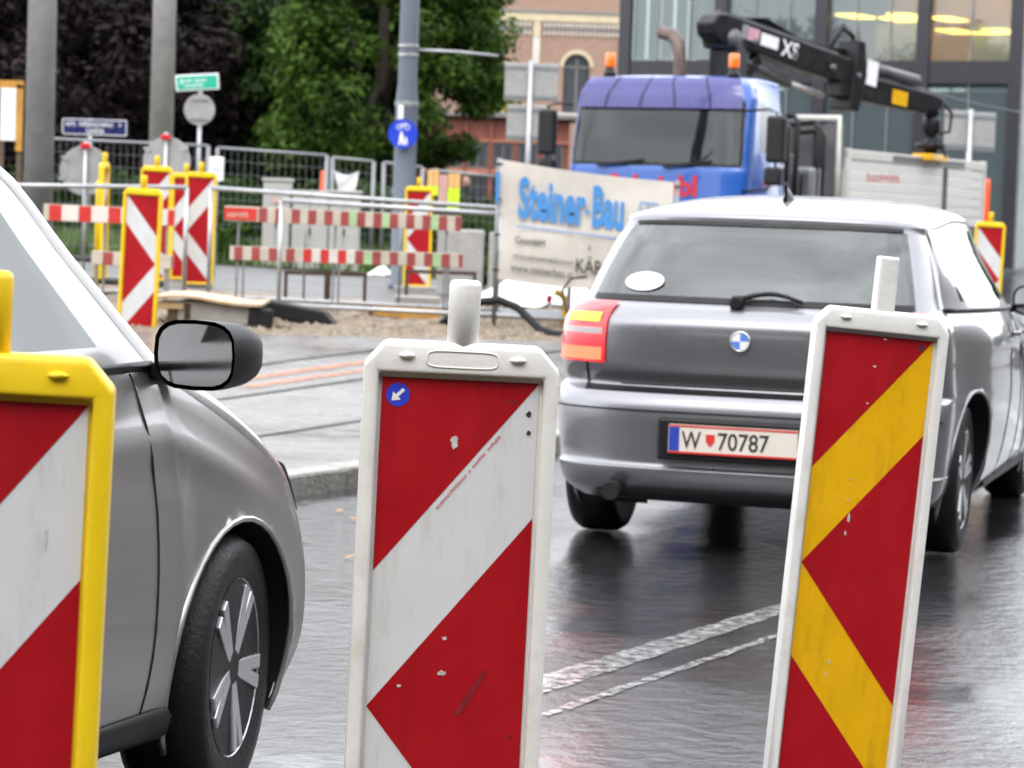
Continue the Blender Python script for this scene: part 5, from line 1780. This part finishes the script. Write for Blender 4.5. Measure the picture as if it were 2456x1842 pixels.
tree('copper_beech', 'dark copper-leaved tree standing between and behind its two neighbours', -8.2, 65, 4.1, 5.2, 2.5, 3.9, 'leaf_copper', 330, 120, .13, 13, zmin=.8)
tree('broadleaf_tree', 'bright green broadleaf tree directly behind the blue-grey pole', -2.75, 54, 4.3, 2.25, 2.4, 2.9, 'leaf_green', 150, 300, .085, 21, cr=(.35, .72), shell=.6, zmin=2.1)
tree('broadleaf_tree', 'deep green broadleaf tree beside the copper-leaved trees', -4.0, 57, 4.2, 2.0, 2.2, 3.2, 'leaf_deep', 130, 220, .09, 22, cr=(.4, .8), zmin=1.4)
tree('small_tree', 'small yellow-green tree in front of the brick building', -.75, 84, 3.6, 1.0, 1.0, 1.3, 'leaf_yellow', 45, 110, .09, 31, (.25, .5), trunk_r=.08)
# clipped dark hedge behind the verge
r = np.random.default_rng(5)
cl = [(r.uniform(-12, 10.2), r.uniform(-.5, .5), r.uniform(.1, 1.35), r.uniform(.2, .4)) for _ in range(420)]
hd = thing('hedge', 'dark clipped hedge running behind the mesh fence', 'hedge', (-10.5, 50, .35))
v, f = leaves(r, cl, 70, .07)
link('hedge_foliage', quads_mesh('hedge_foliage', v, f, M['leaf_deep']), hd)['kind'] = 'stuff'
MB().box((-.9, .1, .55), (22, .5, 1.1)).build('hedge_core', M['leaf_deep'], hd)
# weeds among the cabinets
for k, (x, y, s) in enumerate(((-3.75, 37.0, .5), (-4.6, 37.4, .42), (-1.55, 36.9, .30), (-.25, 33.5, .35))):
    cl = [(r.normal(0, s * .45), r.normal(0, s * .3), r.uniform(.05, s), r.uniform(.08, .16)) for _ in range(26)]
    t = thing('weed_bush', ('tall green weeds beside the tallest switch cabinet', 'green weeds below the round sign backs', 'low green weeds in front of the mesh fence by the pole', 'bright weeds behind the concrete blocks')[k], 'weeds', (x, y, gz(x, y) + .06))
    v, f = leaves(r, cl, 40, .05)
    link('foliage', quads_mesh('foliage', v, f, M['leaf_green']), t)
# far belt of trees closing the view
r = np.random.default_rng(9)
cl = [(r.uniform(-75, 70), 135 + r.uniform(-3, 3), 7.5 * r.uniform(.03, 1) ** .8, r.uniform(1.0, 2.0)) for _ in range(1500)]
v, f = leaves(r, cl, 36, .42)
tag(link('far_woods', quads_mesh('far_woods', v, f, M['leaf_deep'])), 'far belt of dark trees closing the street', 'trees', kind='stuff')

# ------------------------------------------------------------------ buildings
def brick_mat():
    m = bpy.data.materials.new('brickwork')
    m.use_nodes = True
    nt = m.node_tree
    bs = nt.nodes['Principled BSDF']
    tc = nd(nt, 'ShaderNodeTexCoord')
    mp = nd(nt, 'ShaderNodeMapping')
    mp.inputs['Rotation'].default_value = (R(90), 0, 0)
    nt.links.new(tc.outputs['Object'], mp.inputs[0])
    br = nd(nt, 'ShaderNodeTexBrick')
    br.inputs['Color1'].default_value = (0.31, 0.18, 0.125, 1)
    br.inputs['Color2'].default_value = (0.26, 0.145, 0.10, 1)
    br.inputs['Mortar'].default_value = (0.34, 0.29, 0.24, 1)
    br.inputs['Scale'].default_value = 1.0
    br.inputs['Brick Width'].default_value = .26
    br.inputs['Row Height'].default_value = .078
    br.inputs['Mortar Size'].default_value = .008
    nt.links.new(mp.outputs[0], br.inputs['Vector'])
    nt.links.new(br.outputs['Color'], bs.inputs['Base Color'])
    bs.inputs['Roughness'].default_value = .8
    return m
M['brick'] = brick_mat()
M['cream'] = mat('cream_stone_trim', (0.52, 0.44, 0.29), 0.7, var=0.12, vscale=4)
M['pale_trim'] = mat('pale_stone_trim', (0.56, 0.53, 0.47), 0.7, var=0.1, vscale=4)
M['grey_trim'] = mat('grey_ledge', (0.20, 0.19, 0.18), 0.7, var=0.15)
M['dim_glass'] = glass('old_window_glass', (0.5, 0.55, 0.6), 1.7, 0.03, 0.5, (0.12, 0.13, 0.15))
M['red_wall'] = mat('dark_red_boards', (0.22, 0.065, 0.045), 0.65, var=0.2, vscale=3)
M['terracotta'] = mat('terracotta_ledge', (0.42, 0.16, 0.10), 0.6, var=0.15)
M['facade_dark'] = mat('anthracite_cladding', (0.022, 0.022, 0.028), 0.4, var=0.15)
M['facade_glass'] = glass('facade_glass', (0.68, 0.76, 0.74), 1.7, 0.015, 0.45, (0.16, 0.20, 0.215))  # solid tint share stands in for sky reflection the panes lack
M['inner_grey'] = mat('interior_grey_wall', (0.30, 0.33, 0.33), 0.8, var=0.2, vscale=1)
M['inner_warm'] = mat('interior_warm_glow_wall', (0.75, 0.52, 0.10), 0.8, var=0.2, vscale=1)  # warm lamp glow put into the wall and ceiling colour
M['lamp_warm'] = mat('warm_ceiling_lamp', (1, .8, .4), .5, emit=(1.0, 0.58, 0.10), estr=8.0)
M['curtain'] = mat('grey_curtain', (0.36, 0.38, 0.38), 0.9, var=0.15)

# brick building with arcaded cornice
B = thing('brick_building', 'pale red brick building with cream cornice and round-arched windows', 'building', (3.72, 100, .3))
W0 = -12.0       # wall runs from x = W0 to 0 in local metres, front face at y = 0
holes = []
for k in range(5):
    holes.append((-1.80 - k * 3.15, .47, 4.6, 6.25))
def arch_pts(cx, hw, z0, zs, n=12):
    return [(cx - hw, z0)] + [(cx - hw, zs)] + [(cx + hw * math.cos(PI - PI * i / n), zs + hw * math.sin(PI - PI * i / n)) for i in range(1, n)] + [(cx + hw, zs), (cx + hw, z0)]
# wall in vertical strips round the arched openings
mb = MB()
xs_ = [0.0]
for cx, hw, z0, zs in holes:
    if cx - hw < W0: break
    xs_ += [cx + hw, cx - hw]
xs_.append(W0)
for i in range(len(xs_) - 1):
    a, b = xs_[i + 1], xs_[i]
    if i % 2 == 0:
        mb.add([(a, 0, 0), (b, 0, 0), (b, 0, 13), (a, 0, 13)], [(0, 1, 2, 3)])
    else:
        cx, hw, z0, zs = holes[i // 2]
        mb.add([(a, 0, 0), (b, 0, 0), (b, 0, z0), (a, 0, z0)], [(0, 1, 2, 3)])
        ap = arch_pts(cx, hw, z0, zs)[1:-1]
        pts = [(p[0], 0, p[1]) for p in ap] + [(b, 0, 13), (a, 0, 13)]
        mb.add(pts, [tuple(range(len(pts)))])
        ap2 = arch_pts(cx, hw, z0, zs)
        rows = [[(p[0], yy, p[1]) for p in ap2] for yy in (0, .25)]
        mb.grid(rows)
mb.add([(0, 0, 0), (0, 14, 0), (0, 14, 13), (0, 0, 13), (W0, 0, 13), (W0, 14, 13)], [(0, 1, 2, 3), (3, 2, 5, 4)])
mb.build('wall', M['brick'], B)
for i, (cx, hw, z0, zs) in enumerate(holes):
    if cx - hw < W0: break
    wdw = bpy.data.objects.new('window', None); C.objects.link(wdw); wdw.parent = B; wdw.location = (cx, 0, 0)
    ap = arch_pts(0, hw, z0, zs)
    mb = MB(); mb.add([(p[0], .18, p[1]) for p in ap], [tuple(range(len(ap)))]); mb.build('pane', M['dim_glass'], wdw)
    MB().box((0, .16, (z0 + zs + hw) / 2), (.06, .05, zs + hw - z0)).build('mullion', M['grey_trim'], wdw)
    MB().box((0, .16, zs), (hw * 2, .05, .07)).build('transom', M['grey_trim'], wdw)
    ring = [(.0 + (hw + .14) * math.cos(PI - PI * j / 14), zs + (hw + .14) * math.sin(PI - PI * j / 14)) for j in range(15)]
    inn = [(hw * 1.0 * math.cos(PI - PI * j / 14), zs + hw * math.sin(PI - PI * j / 14)) for j in range(15)]
    mb = MB(); mb.grid([[(p[0], -.05, p[1]) for p in inn], [(p[0], -.05, p[1]) for p in ring], [(p[0], .0, p[1]) for p in ring]])
    mb.build('arch_surround', M['cream'], wdw)
    MB().box((0, -.06, z0 - .06), (hw * 2 + .3, .14, .12)).build('sill', M['pale_trim'], wdw)
    MB().box((0, 2.5, 5.5), (hw * 2.4, .1, 3.5)).build('room_wall', M['inner_grey'], wdw)
MB().box((W0 / 2, -.05, 8.18), (-W0, .14, .10)).build('ledge', M['grey_trim'], B)
MB().box((W0 / 2, -.035, 7.98), (-W0, .10, .28)).build('cornice', M['cream'], B)
for k in range(5):
    x = -.12 - k * 3.15
    MB().box((x, -.04, 7.55), (.26, .10, .55)).build('pilaster_head', M['cream'], B)
    MB().box((x, -.04, 6.80), (.26, .09, .92)).build('pilaster', M['pale_trim'], B)
    if k < 4:
        dn = MB()
        for q in range(17):
            xx = x - .26 - q * .163
            dn.box((xx, -.035, 7.72), (.085, .09, .15)); dn.box((xx, -.03, 7.42), (.075, .07, .12))
        dn.build('dentil_frieze', M['pale_trim'], B)['kind'] = 'stuff'
        MB().box((x - 1.57, -.012, 7.56), (2.80, .03, .10)).build('frieze_dark_band', M['grey_trim'], B)  # dark grey band between the two dentil rows
for k in range(12):
    MB().box((-.75 - k * .92, -.012, 9.35), (.10, .03, .5)).build('wall_vent', M['grey_trim'], B)

# low red timber building
RB = thing('red_pavilion', 'low dark red building with terracotta ledges and grey windows', 'building', (-3.2, 80, .3))
MB().box((2.3, 1.5, 1.85), (4.6, 3.0, 3.7)).build('wall', M['red_wall'], RB)
MB().box((2.3, 1.4, 3.76), (5.0, 3.5, .12)).build('roof', M['grey_trim'], RB)
MB().box((2.3, -.06, 2.15), (4.6, .12, .12)).build('ledge', M['terracotta'], RB)
MB().box((2.3, -.06, 3.02), (4.6, .12, .06)).build('ledge', M['terracotta'], RB)
for k in range(6):
    x = .55 + k * .72
    wdw = bpy.data.objects.new('window', None); C.objects.link(wdw); wdw.parent = RB
    MB().box((x, -.02, 2.60), (.56, .05, .74)).build('frame', M['grey_trim'], wdw)
    MB().box((x - .13, -.05, 2.60), (.22, .02, .64)).build('pane', M['dim_glass'], wdw)
    MB().box((x + .13, -.05, 2.60), (.22, .02, .64)).build('pane', M['dim_glass'], wdw)
    MB().box((x - .36, -.08, 1.9), (.09, .1, 3.3)).build('post', M['red_wall'], RB)
    MB().box((x, -.03, 1.45), (.54, .06, 1.05)).build('lower_panel', M['facade_dark'], RB)

# glass office building
GX0, GY0, GX1, GY1 = 2.88, 78.0, 12.75, 72.0
ga = math.atan2(GY1 - GY0, GX1 - GX0)
GB = thing('glass_building', 'modern glass building with dark columns and warm lit rooms', 'building', (GX0, GY0, .3), ga)
GL = math.hypot(GX1 - GX0, GY1 - GY0)
bays = [0.0, 2.98, 6.0, 8.95, GL]
Z1, Z2, Z3 = 4.75, 5.35, 9.2
for i in range(4):
    a, b = bays[i], bays[i + 1]
    n = 3 if i < 3 else 2
    for k in range(n):
        p, q = a + (b - a) * k / n, a + (b - a) * (k + 1) / n
        for z0, z1 in ((.15, Z1), (Z2, Z3)):
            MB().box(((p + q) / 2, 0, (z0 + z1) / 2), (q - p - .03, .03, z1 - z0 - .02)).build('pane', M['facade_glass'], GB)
        if k:
            MB().box((p, -.03, Z1 / 2), (.035, .05, Z1)).build('mullion', M['galv_dark'], GB)
            MB().box((p, -.03, (Z2 + Z3) / 2), (.035, .05, Z3 - Z2)).build('mullion', M['galv_dark'], GB)
    MB().box(((a + b) / 2, -.05, (Z1 + Z2) / 2), (b - a - .01, .16, Z2 - Z1)).build('spandrel', M['facade_dark'], GB)
    up = 'inner_warm' if i >= 2 else 'inner_grey'
    MB().box(((a + b) / 2, 4.2, (Z2 + Z3) / 2), (b - a, .1, Z3 - Z2)).build('room_wall', M[up], GB)
    MB().box(((a + b) / 2, 4.2, Z1 / 2), (b - a, .1, Z1)).build('room_wall', M['inner_grey'], GB)
    if i >= 2:
        for k in range(4):
            x = a + (b - a) * (k + .5) / 4
            MB().box((x, 1.2 + (k % 2) * 1.2, 6.62 if i == 2 else 6.2), (.60, 1.3, .06)).build('ceiling_lamp', M['lamp_warm'], GB)
        MB().box(((a + b) / 2, 2.6, 7.35), (b - a, 5, .08)).build('ceiling', M['inner_warm'], GB)
        MB().box(((a + b) / 2 - .2, 2.0, 5.95), (1.2, .1, 1.0)).build('partition', M['inner_grey'], GB)
    else:
        for k in range(7):
            MB().box((a + (b - a) * (k + .5) / 7, .35 + .05 * (k % 2), (Z2 + Z3) / 2), ((b - a) / 9, .05, Z3 - Z2 - .1)).build('curtain', M['curtain'], GB)
for x in bays:
    MB().box((x, -.10, Z3 / 2), (.36, .16, Z3)).build('column', M['facade_dark'], GB)
MB().box((GL / 2, 2.6, 5.05), (GL, 5.0, .3)).build('floor_slab', M['grey_trim'], GB)
MB().box((GL / 2, 2.4, Z3 + .25), (GL + .5, 5.4, .5)).build('roof', M['facade_dark'], GB)
MB().box((GL + .02, 2.4, Z3 / 2), (.06, 4.6, Z3)).build('end_wall', M['inner_grey'], GB)
# pale neighbour just past its corner
NB = thing('pale_building', 'pale grey-green building beyond the corner of the glass building', 'building', (14.6, 86, .3))
MB().box((3, 3, 2.9), (6, 6, 5.8)).build('wall', M['inner_grey'], NB)
MB().box((3, 2.9, 5.9), (6.2, 6.3, .2)).build('roof', M['grey_trim'], NB)
for k in range(4):
    MB().box((.5 + k * 1.4, -.02, 3.8), (.8, .05, 1.2)).build('window', M['dim_glass'], NB)
    MB().box((.5 + k * 1.4, -.02, 1.5), (.8, .05, 1.4)).build('window', M['dim_glass'], NB)

# overhead cable slung across the street
pts = []
for i in range(31):
    t = i / 30
    pts.append((3.9 + 6.0 * t, 52 + 3 * t, 5.35 - 1.72 * t + .55 * (t - 1) * t * 2.2))
tag(MB().tube(pts, .011, 6).build('overhead_cable', M['galv_dark'], smooth=True), 'thin overhead cable sagging past the crane and the glass facade', 'cable')

# two walkers beyond the fence
M['skin'] = mat('skin', (0.52, 0.30, 0.22), 0.6)
M['dark_cloth'] = mat('dark_clothing', (0.02, 0.02, 0.025), 0.9)
M['hair'] = mat('dark_hair', (0.03, 0.02, 0.015), 0.7)
def person(label, x, y, yaw, stride):
    t = thing('person', label, 'person', (x, y, gz(x, y)), R(yaw))
    vs = [(0, 0, .98), (0, 0, 1.20), (0, 0, 1.42), (0, .0, 1.52), (0, -.01, 1.60), (0, -.01, 1.72),
          (.10, 0, .92), (.10, -stride, .50), (.10, -stride * .7, .09), (.10, -stride * .7 - .14, .04),
          (-.10, 0, .92), (-.10, stride, .50), (-.10, stride * 1.3, .10), (-.10, stride * 1.3 - .13, .05),
          (.19, 0, 1.40), (.24, .06 * stride * 5, 1.13), (.24, -.10, .90), (-.19, 0, 1.40), (-.24, -.05, 1.13), (-.24, -.16, .92)]
    es = [(0, 1), (1, 2), (2, 3), (3, 4), (4, 5), (0, 6), (6, 7), (7, 8), (8, 9), (0, 10), (10, 11), (11, 12), (12, 13), (2, 14), (14, 15), (15, 16), (2, 17), (17, 18), (18, 19)]
    rad = [.15, .14, .15, .055, .085, .085, .09, .065, .045, .035, .09, .065, .045, .035, .065, .045, .035, .065, .045, .035]
    me = bpy.data.meshes.new('body')
    me.from_pydata(vs, es, [])
    o = bpy.data.objects.new('body', me); C.objects.link(o); o.parent = t
    sk = o.modifiers.new('skin', 'SKIN')
    me.skin_vertices.new() if not me.skin_vertices else None
    for i, r_ in enumerate(rad):
        me.skin_vertices[0].data[i].radius = (r_, r_ * .9)
    me.skin_vertices[0].data[0].use_root = True
    ss = o.modifiers.new('sub', 'SUBSURF'); ss.levels = 2; ss.render_levels = 2
    me.materials.append(M['dark_cloth'])
    hd_ = MB().lathe([(.03, 1.53), (.07, 1.56), (.085, 1.63), (.088, 1.70), (.07, 1.76), (.03, 1.79), (0, 1.795)], (0, -.015, 0), 16).build('face', M['skin'], t, smooth=True)
    MB().lathe([(.092, 1.69), (.093, 1.72), (.075, 1.78), (.03, 1.81), (0, 1.812)], (0, .006, 0), 16).build('hair', M['hair'], t, smooth=True)
    MB().box((0, -.105, 1.655), (.022, .035, .04)).build('nose', M['skin'], hd_, bevel=.008)
person('walker in dark clothes beyond the fence beside the blue-grey pole', -3.45, 72, 10, .14)
person('walker in dark clothes beyond the fence in front of the red building', -1.32, 70, -20, .10)

# dark parked car beyond the hedge line
S3 = CarShape(ROWS1, 11, 21, 19, 15, 25)
make_car('dark car parked beyond the fence below the green tree', (-3.1, 62.5, gz(-3, 62)), R(18), S3, 'dark_paint', (-1.31, 1.34), .315, name='parked_car', simple=True)

# unseen apartment houses, added to block low sky and darken upright faces
M['house_render'] = mat('dark_brick_render', (0.13, 0.115, 0.105), 0.8, var=0.2)
AH = thing('sky_blocking_house', 'unseen long dark apartment house added along the near side of the street to block low sky', 'building', (0, -15, 0))
MB().box((0, -5, 7.4), (90, 10, 14.8)).build('wall', M['house_render'], AH)
MB().box((0, -4.9, 14.95), (90.6, 10.6, .3)).build('cornice', M['pale_trim'], AH)
wm = MB().box((0, 0, 0), (1.4, .12, 2.0)).mesh('window', M['dim_glass'])
for k in range(22):
    for z in (2.4, 5.9, 9.4, 12.9):
        link('window', wm, AH, loc=(-31.5 + k * 3.0, .03, z))

SH = thing('sky_blocking_house', 'unseen long dark apartment house added across the carriageway to block low sky', 'building', (27, 18, 0), R(90))  # out of view, added to cut side skylight on the car flanks
MB().box((0, -4, 5), (74, 8, 10)).build('wall', M['house_render'], SH)
MB().box((0, -3.9, 10.15), (74.6, 8.6, .3)).build('cornice', M['pale_trim'], SH)
for k in range(18):
    for z in (2.2, 5.6):
        link('window', wm, SH, loc=(-25.5 + k * 3.0, .03, z))

# small things along the fence
nb = thing('notice_board', 'white notice board in a brown wooden frame beside the concrete pole', 'notice board', (-7.36, 40, gz(-6, 40) + .06))
z0_ = nb.location.z
MB().box((0, 0, 1.9), (.22, .03, .75)).build('panel', M['white'], nb)
MB().box((.16, .02, 1.85), (.09, .06, .95)).build('frame_side', M['shutter'], nb)
MB().box((.03, .02, 2.33), (.36, .06, .11)).build('frame_top', M['shutter'], nb)
for x in (-.1, .16): MB().bar((x, .06, 0), (x, .06, 1.6), .07, .07).build('leg', M['wood_dark'], nb)
pc = thing('placard', 'small white placard with pale blue print behind the full-chevron beacon', 'placard', (-3.37, 31, gz(-3.4, 31) + .06))
MB().box((0, 0, 1.20), (.16, .015, .27)).build('panel', M['white'], pc, bevel=.01)
mb = MB()
glyphs(mb, -.05, 1.12, .10, .03, 5, -.009, 70); glyphs(mb, -.05, 1.18, .10, .03, 5, -.009, 71)
mb.build('blue_print', M['banner_blue'], pc)
MB().bar((0, .02, 0), (0, .02, 1.3), .03, .03).build('stake', M['galv_dark'], pc)
ob = MB().lathe([(.07, 0), (.05, .03), (.045, 1.42), (.03, 1.46)], n=14).build('orange_bollard', M['orange_marker'], smooth=True, loc=(-3.2, 45.5, gz(-3.2, 45.5)))
tag(ob, 'slim orange bollard standing behind the switch cabinets', 'bollard')
wc = thing('hung_cloth', 'white three-cornered cloth hanging from the mesh fence behind the end cabinet', 'cloth', (-2.52, 37.85, 1.40))
rows = []
for i in range(9):
    u = i / 8
    w_ = .34 * (1 - .35 * u)
    rows.append([(w_ * j / 6 + .06 * u, .015 * math.sin(j * 1.3 + i), .42 - .42 * u * (.6 + .4 * j / 6) - .06 * math.sin(PI * j / 6)) for j in range(7)])
mb = MB(); mb.grid(rows)
mb.build('cloth', M['tarp_white'], wc, smooth=True)
